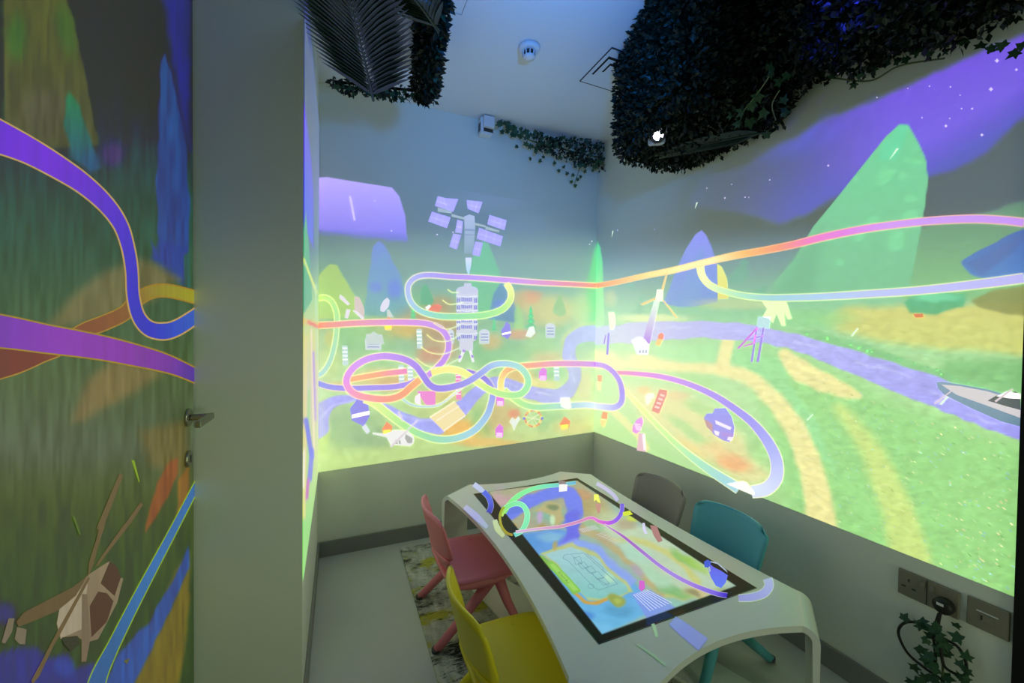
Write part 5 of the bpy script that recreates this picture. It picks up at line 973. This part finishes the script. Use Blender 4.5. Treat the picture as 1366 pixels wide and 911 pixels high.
# ivy along the far wall
gi = tag(empty('ivy_garland', (-.4, -.03, 2.62)), 'ivy garland along the top of the far wall, trailing into the corner', 'hanging plant')
lr2 = random.Random(5); path = [(668, 162), (690, 178), (715, 190), (745, 197), (775, 205), (805, 210), (835, 212)]
for k in range(170):
    t = lr2.random()**.85*(len(path)-1); i = min(int(t), len(path)-2); f_ = t-i; x = path[i][0]*(1-f_)+path[i+1][0]*f_; y = path[i][1]*(1-f_)+path[i+1][1]*f_; sp_ = 3+3.6*t
    x += lr2.gauss(0, 5); y += lr2.uniform(-1.3, 1.1)*sp_; q = unp(1, -.03-lr2.random()*.07, x, y); ivy(gi, q, lr2.uniform(.018, .030))
for (x, y) in ((762, 243), (768, 248), (771, 240), (775, 236), (765, 233), (780, 228), (812, 238), (820, 237), (817, 245), (740, 218), (725, 210), (752, 222), (745, 228), (708, 212), (720, 214), (690, 195), (757, 232), (668, 158)): ivy(gi, unp(1, -.04, float(x), float(y)), .022)
stem(gi, [unp(1, -.03, float(x), float(y)) for x, y in path], .004); stem(gi, [unp(1, -.04, 775., 210.), unp(1, -.04, 772., 228.), unp(1, -.04, 766., 245.)]); stem(gi, [unp(1, -.04, 810., 215.), unp(1, -.04, 814., 228.), unp(1, -.04, 817., 242.)])
P = np.array([unp(1, -.03-lr2.random()*.06, *[(path[i][0]*(1-f_)+path[i+1][0]*f_), (path[i][1]*(1-f_)+path[i+1][1]*f_)+lr2.uniform(-1, 1)*(3+3*(i+f_))]) for i, f_ in [(lr2.randrange(2, 6), lr2.random()) for _ in range(900)]]); scatter('small_leaves', P, np.tile([0, -1., -.3], (len(P), 1)), .028, M_BOX, gi, RNG)
# foliage frame at upper left
fl4 = tag(empty('hanging_foliage', (-1.6, -.9, H)), 'rectangular leafy frame hanging at upper left behind the palm frond', 'hanging plant')
def bar(poly, z0_, z1_, dens=9000):
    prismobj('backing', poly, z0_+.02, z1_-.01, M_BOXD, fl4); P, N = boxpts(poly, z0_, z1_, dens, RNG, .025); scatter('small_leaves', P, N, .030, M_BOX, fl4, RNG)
bar([(-1.525, -1.26), (-1.475, -1.26), (-1.372, -.56), (-1.425, -.56)], 2.42, 2.50, 12000); bar([(-1.80, -.50), (-1.38, -.60), (-1.38, -.575), (-1.80, -.475)], 2.425, 2.455, 7000)
for k in range(34):
    t = k/33; ivy(fl4, (-1.395-.10*t+lr.uniform(-.035, .035), -.57-.62*t, 2.42+lr.uniform(-.02, .05)), lr.uniform(.020, .032))
for k in range(40):
    t = k/39; ivy(fl4, (-1.79+.42*t, -.49-.10*t+lr.uniform(-.02, .02), 2.415+lr.uniform(-.025, .02)), lr.uniform(.016, .026))
MB().box((-1.775+1.6, -1.15+.9, 2.505-H), (-1.44+1.6, -.62+.9, 2.515-H)).build('white_tray', M_WHITE, fl4, bevel=.002)
for (kx, ky) in ((-1.77, -.64), (-1.45, -.64), (-1.77, -1.13), (-1.45, -1.13)):
    MB().tube([(kx+1.6, ky+.9, -.001), (kx+1.6, ky+.9, 2.51-H)], .003, 6).build('hanging_wire', M_STEEL, fl4)

# palm fronds
def frond(label, base, tip, side, n, Lf, wid, sag, nm=None):
    base = Vector(base); tip = Vector(tip); side = Vector(side).normalized(); r = tag(empty('palm_frond', base), label, 'palm leaf'); ax = tip-base; up_ = ax.cross(side).normalized()
    if up_.z < 0: up_ = -up_
    P = lambda t: ax*t+up_*(sag*(4*t*(1-t)))
    MB().tube([P(i/12) for i in range(13)], [.006*(1-.8*i/12) for i in range(13)], 8).build('midrib', M_PALM, r, smooth=True)
    for k in range(n):
        t = .06+.93*k/(n-1)
        for s_ in (-1, 1):
            l = Lf*(.55+.45*math.sin(math.pi*min(1, .2+.75*t)))*(1-.35*t**3); d = (ax.normalized()*(1.15+.2*t)+side*s_*(.75-.15*t)).normalized(); w_ = up_.cross(d).normalized(); p0 = P(t); V = []
            for j, (f_, ww) in enumerate(((0, .3), (.18, .9), (.5, 1), (.8, .65), (1, .03))):
                c = p0+d*l*f_-up_*(.06*l*f_*f_)+w_*lr.uniform(-.002, .002); V += [c+w_*wid*ww, c+up_*wid*.35*ww, c-w_*wid*ww]
            F = []
            for j in range(4):
                for m_ in range(2): F.append((3*j+m_, 3*j+m_+1, 3*j+m_+4, 3*j+m_+3))
            mesh_obj('leaflet', V, F, M_PALM, r, smooth=True)
b1 = unp(2, 2.37, 498., 134.); t1 = unp(2, 2.26, 450., -60.)
frond('broad dark palm frond hanging at the upper left in front of the projector', b1, t1, (1, -.05, 0), 30, .36, .0125, .02)
frond('second palm frond crossing the top edge at the upper left', unp(2, 2.34, 585., 42.), unp(2, 2.25, 490., -60.), (.85, -.55, 0), 22, .20, .0085, .02)
frond('small palm frond tucked under the big foliage box beside the lens', unp(2, 2.17, 1022., 176.), unp(2, 2.19, 885., 208.), (-.45, -.9, .1), 26, .13, .0065, .01)

# ------------------------------------------------------------------ projectors
M_LENS = bpy.data.materials.new('lit_lens'); M_LENS.use_nodes = True; _b = M_LENS.node_tree.nodes['Principled BSDF']; _b.inputs['Emission Color'].default_value = (.75, .8, 1, 1); _b.inputs['Emission Strength'].default_value = 12
M_PROJ = mat('projector_shell', (.45, .47, .52), .35, .5)
def projector(label, loc, rz, tilt, sz=(.15, .13, .06), lens=(.05, 0)):
    r = tag(empty('projector', loc, rz), label, 'projector'); r.rotation_euler = (tilt, 0, rz); x, y, z = sz
    MB().box((-x, 0, -z), (x, 2*y, z)).build('housing', M_PROJ, r, bevel=.012)
    MB().lathe([(.034, 0), (.034, -.014), (.026, -.016)], (lens[0], 0, lens[1]), 28, 'y').build('lens_ring', M_DARKMETAL, r, smooth=True)
    MB().lathe([(.022, -.0165), (.018, -.021), (.008, -.0235)], (lens[0], 0, lens[1]), 24, 'y').build('lens', M_LENS, r, smooth=True)
    return r
pa = unp(2, 2.205, 876., 182.)
pj = projector('white projector with bright lens set in the corner of the big foliage box', pa, 0, 0, (.038, .05, .034), (.006, .004))
pj.rotation_euler = Vector((.62, .70, .35)).to_track_quat('Y', 'Z').to_euler()
projector('white ceiling projector behind the palm frond at upper left', (-1.475, -.90, 2.575), math.radians(90), 0, (.16, .13, .050), (-.06, 0))

# ivy trailing below the socket
iv = tag(empty('ivy_sprig', (-.03, -1.93, .30)), 'dark ivy sprig climbing the cable below the socket', 'plant')
for k in range(44):
    t = lr.random(); x = 1262+lr.gauss(0, 14+6*t); y = 828+t*100; ivy(iv, onwall(x, y)+np.array([-.02-.04*lr.random(), 0, 0]), lr.uniform(.016, .028), (-1, -.3, .2))
for (x, y) in ((1212, 822), (1236, 825), (1295, 873), (1232, 862), (1225, 885), (1222, 905), (1240, 900)): ivy(iv, onwall(x, y)+np.array([-.03, 0, 0]), .024, (-1, -.3, .2))
stem(iv, wl([(1258, 820), (1255, 850), (1262, 880), (1258, 930)], .02), .003)
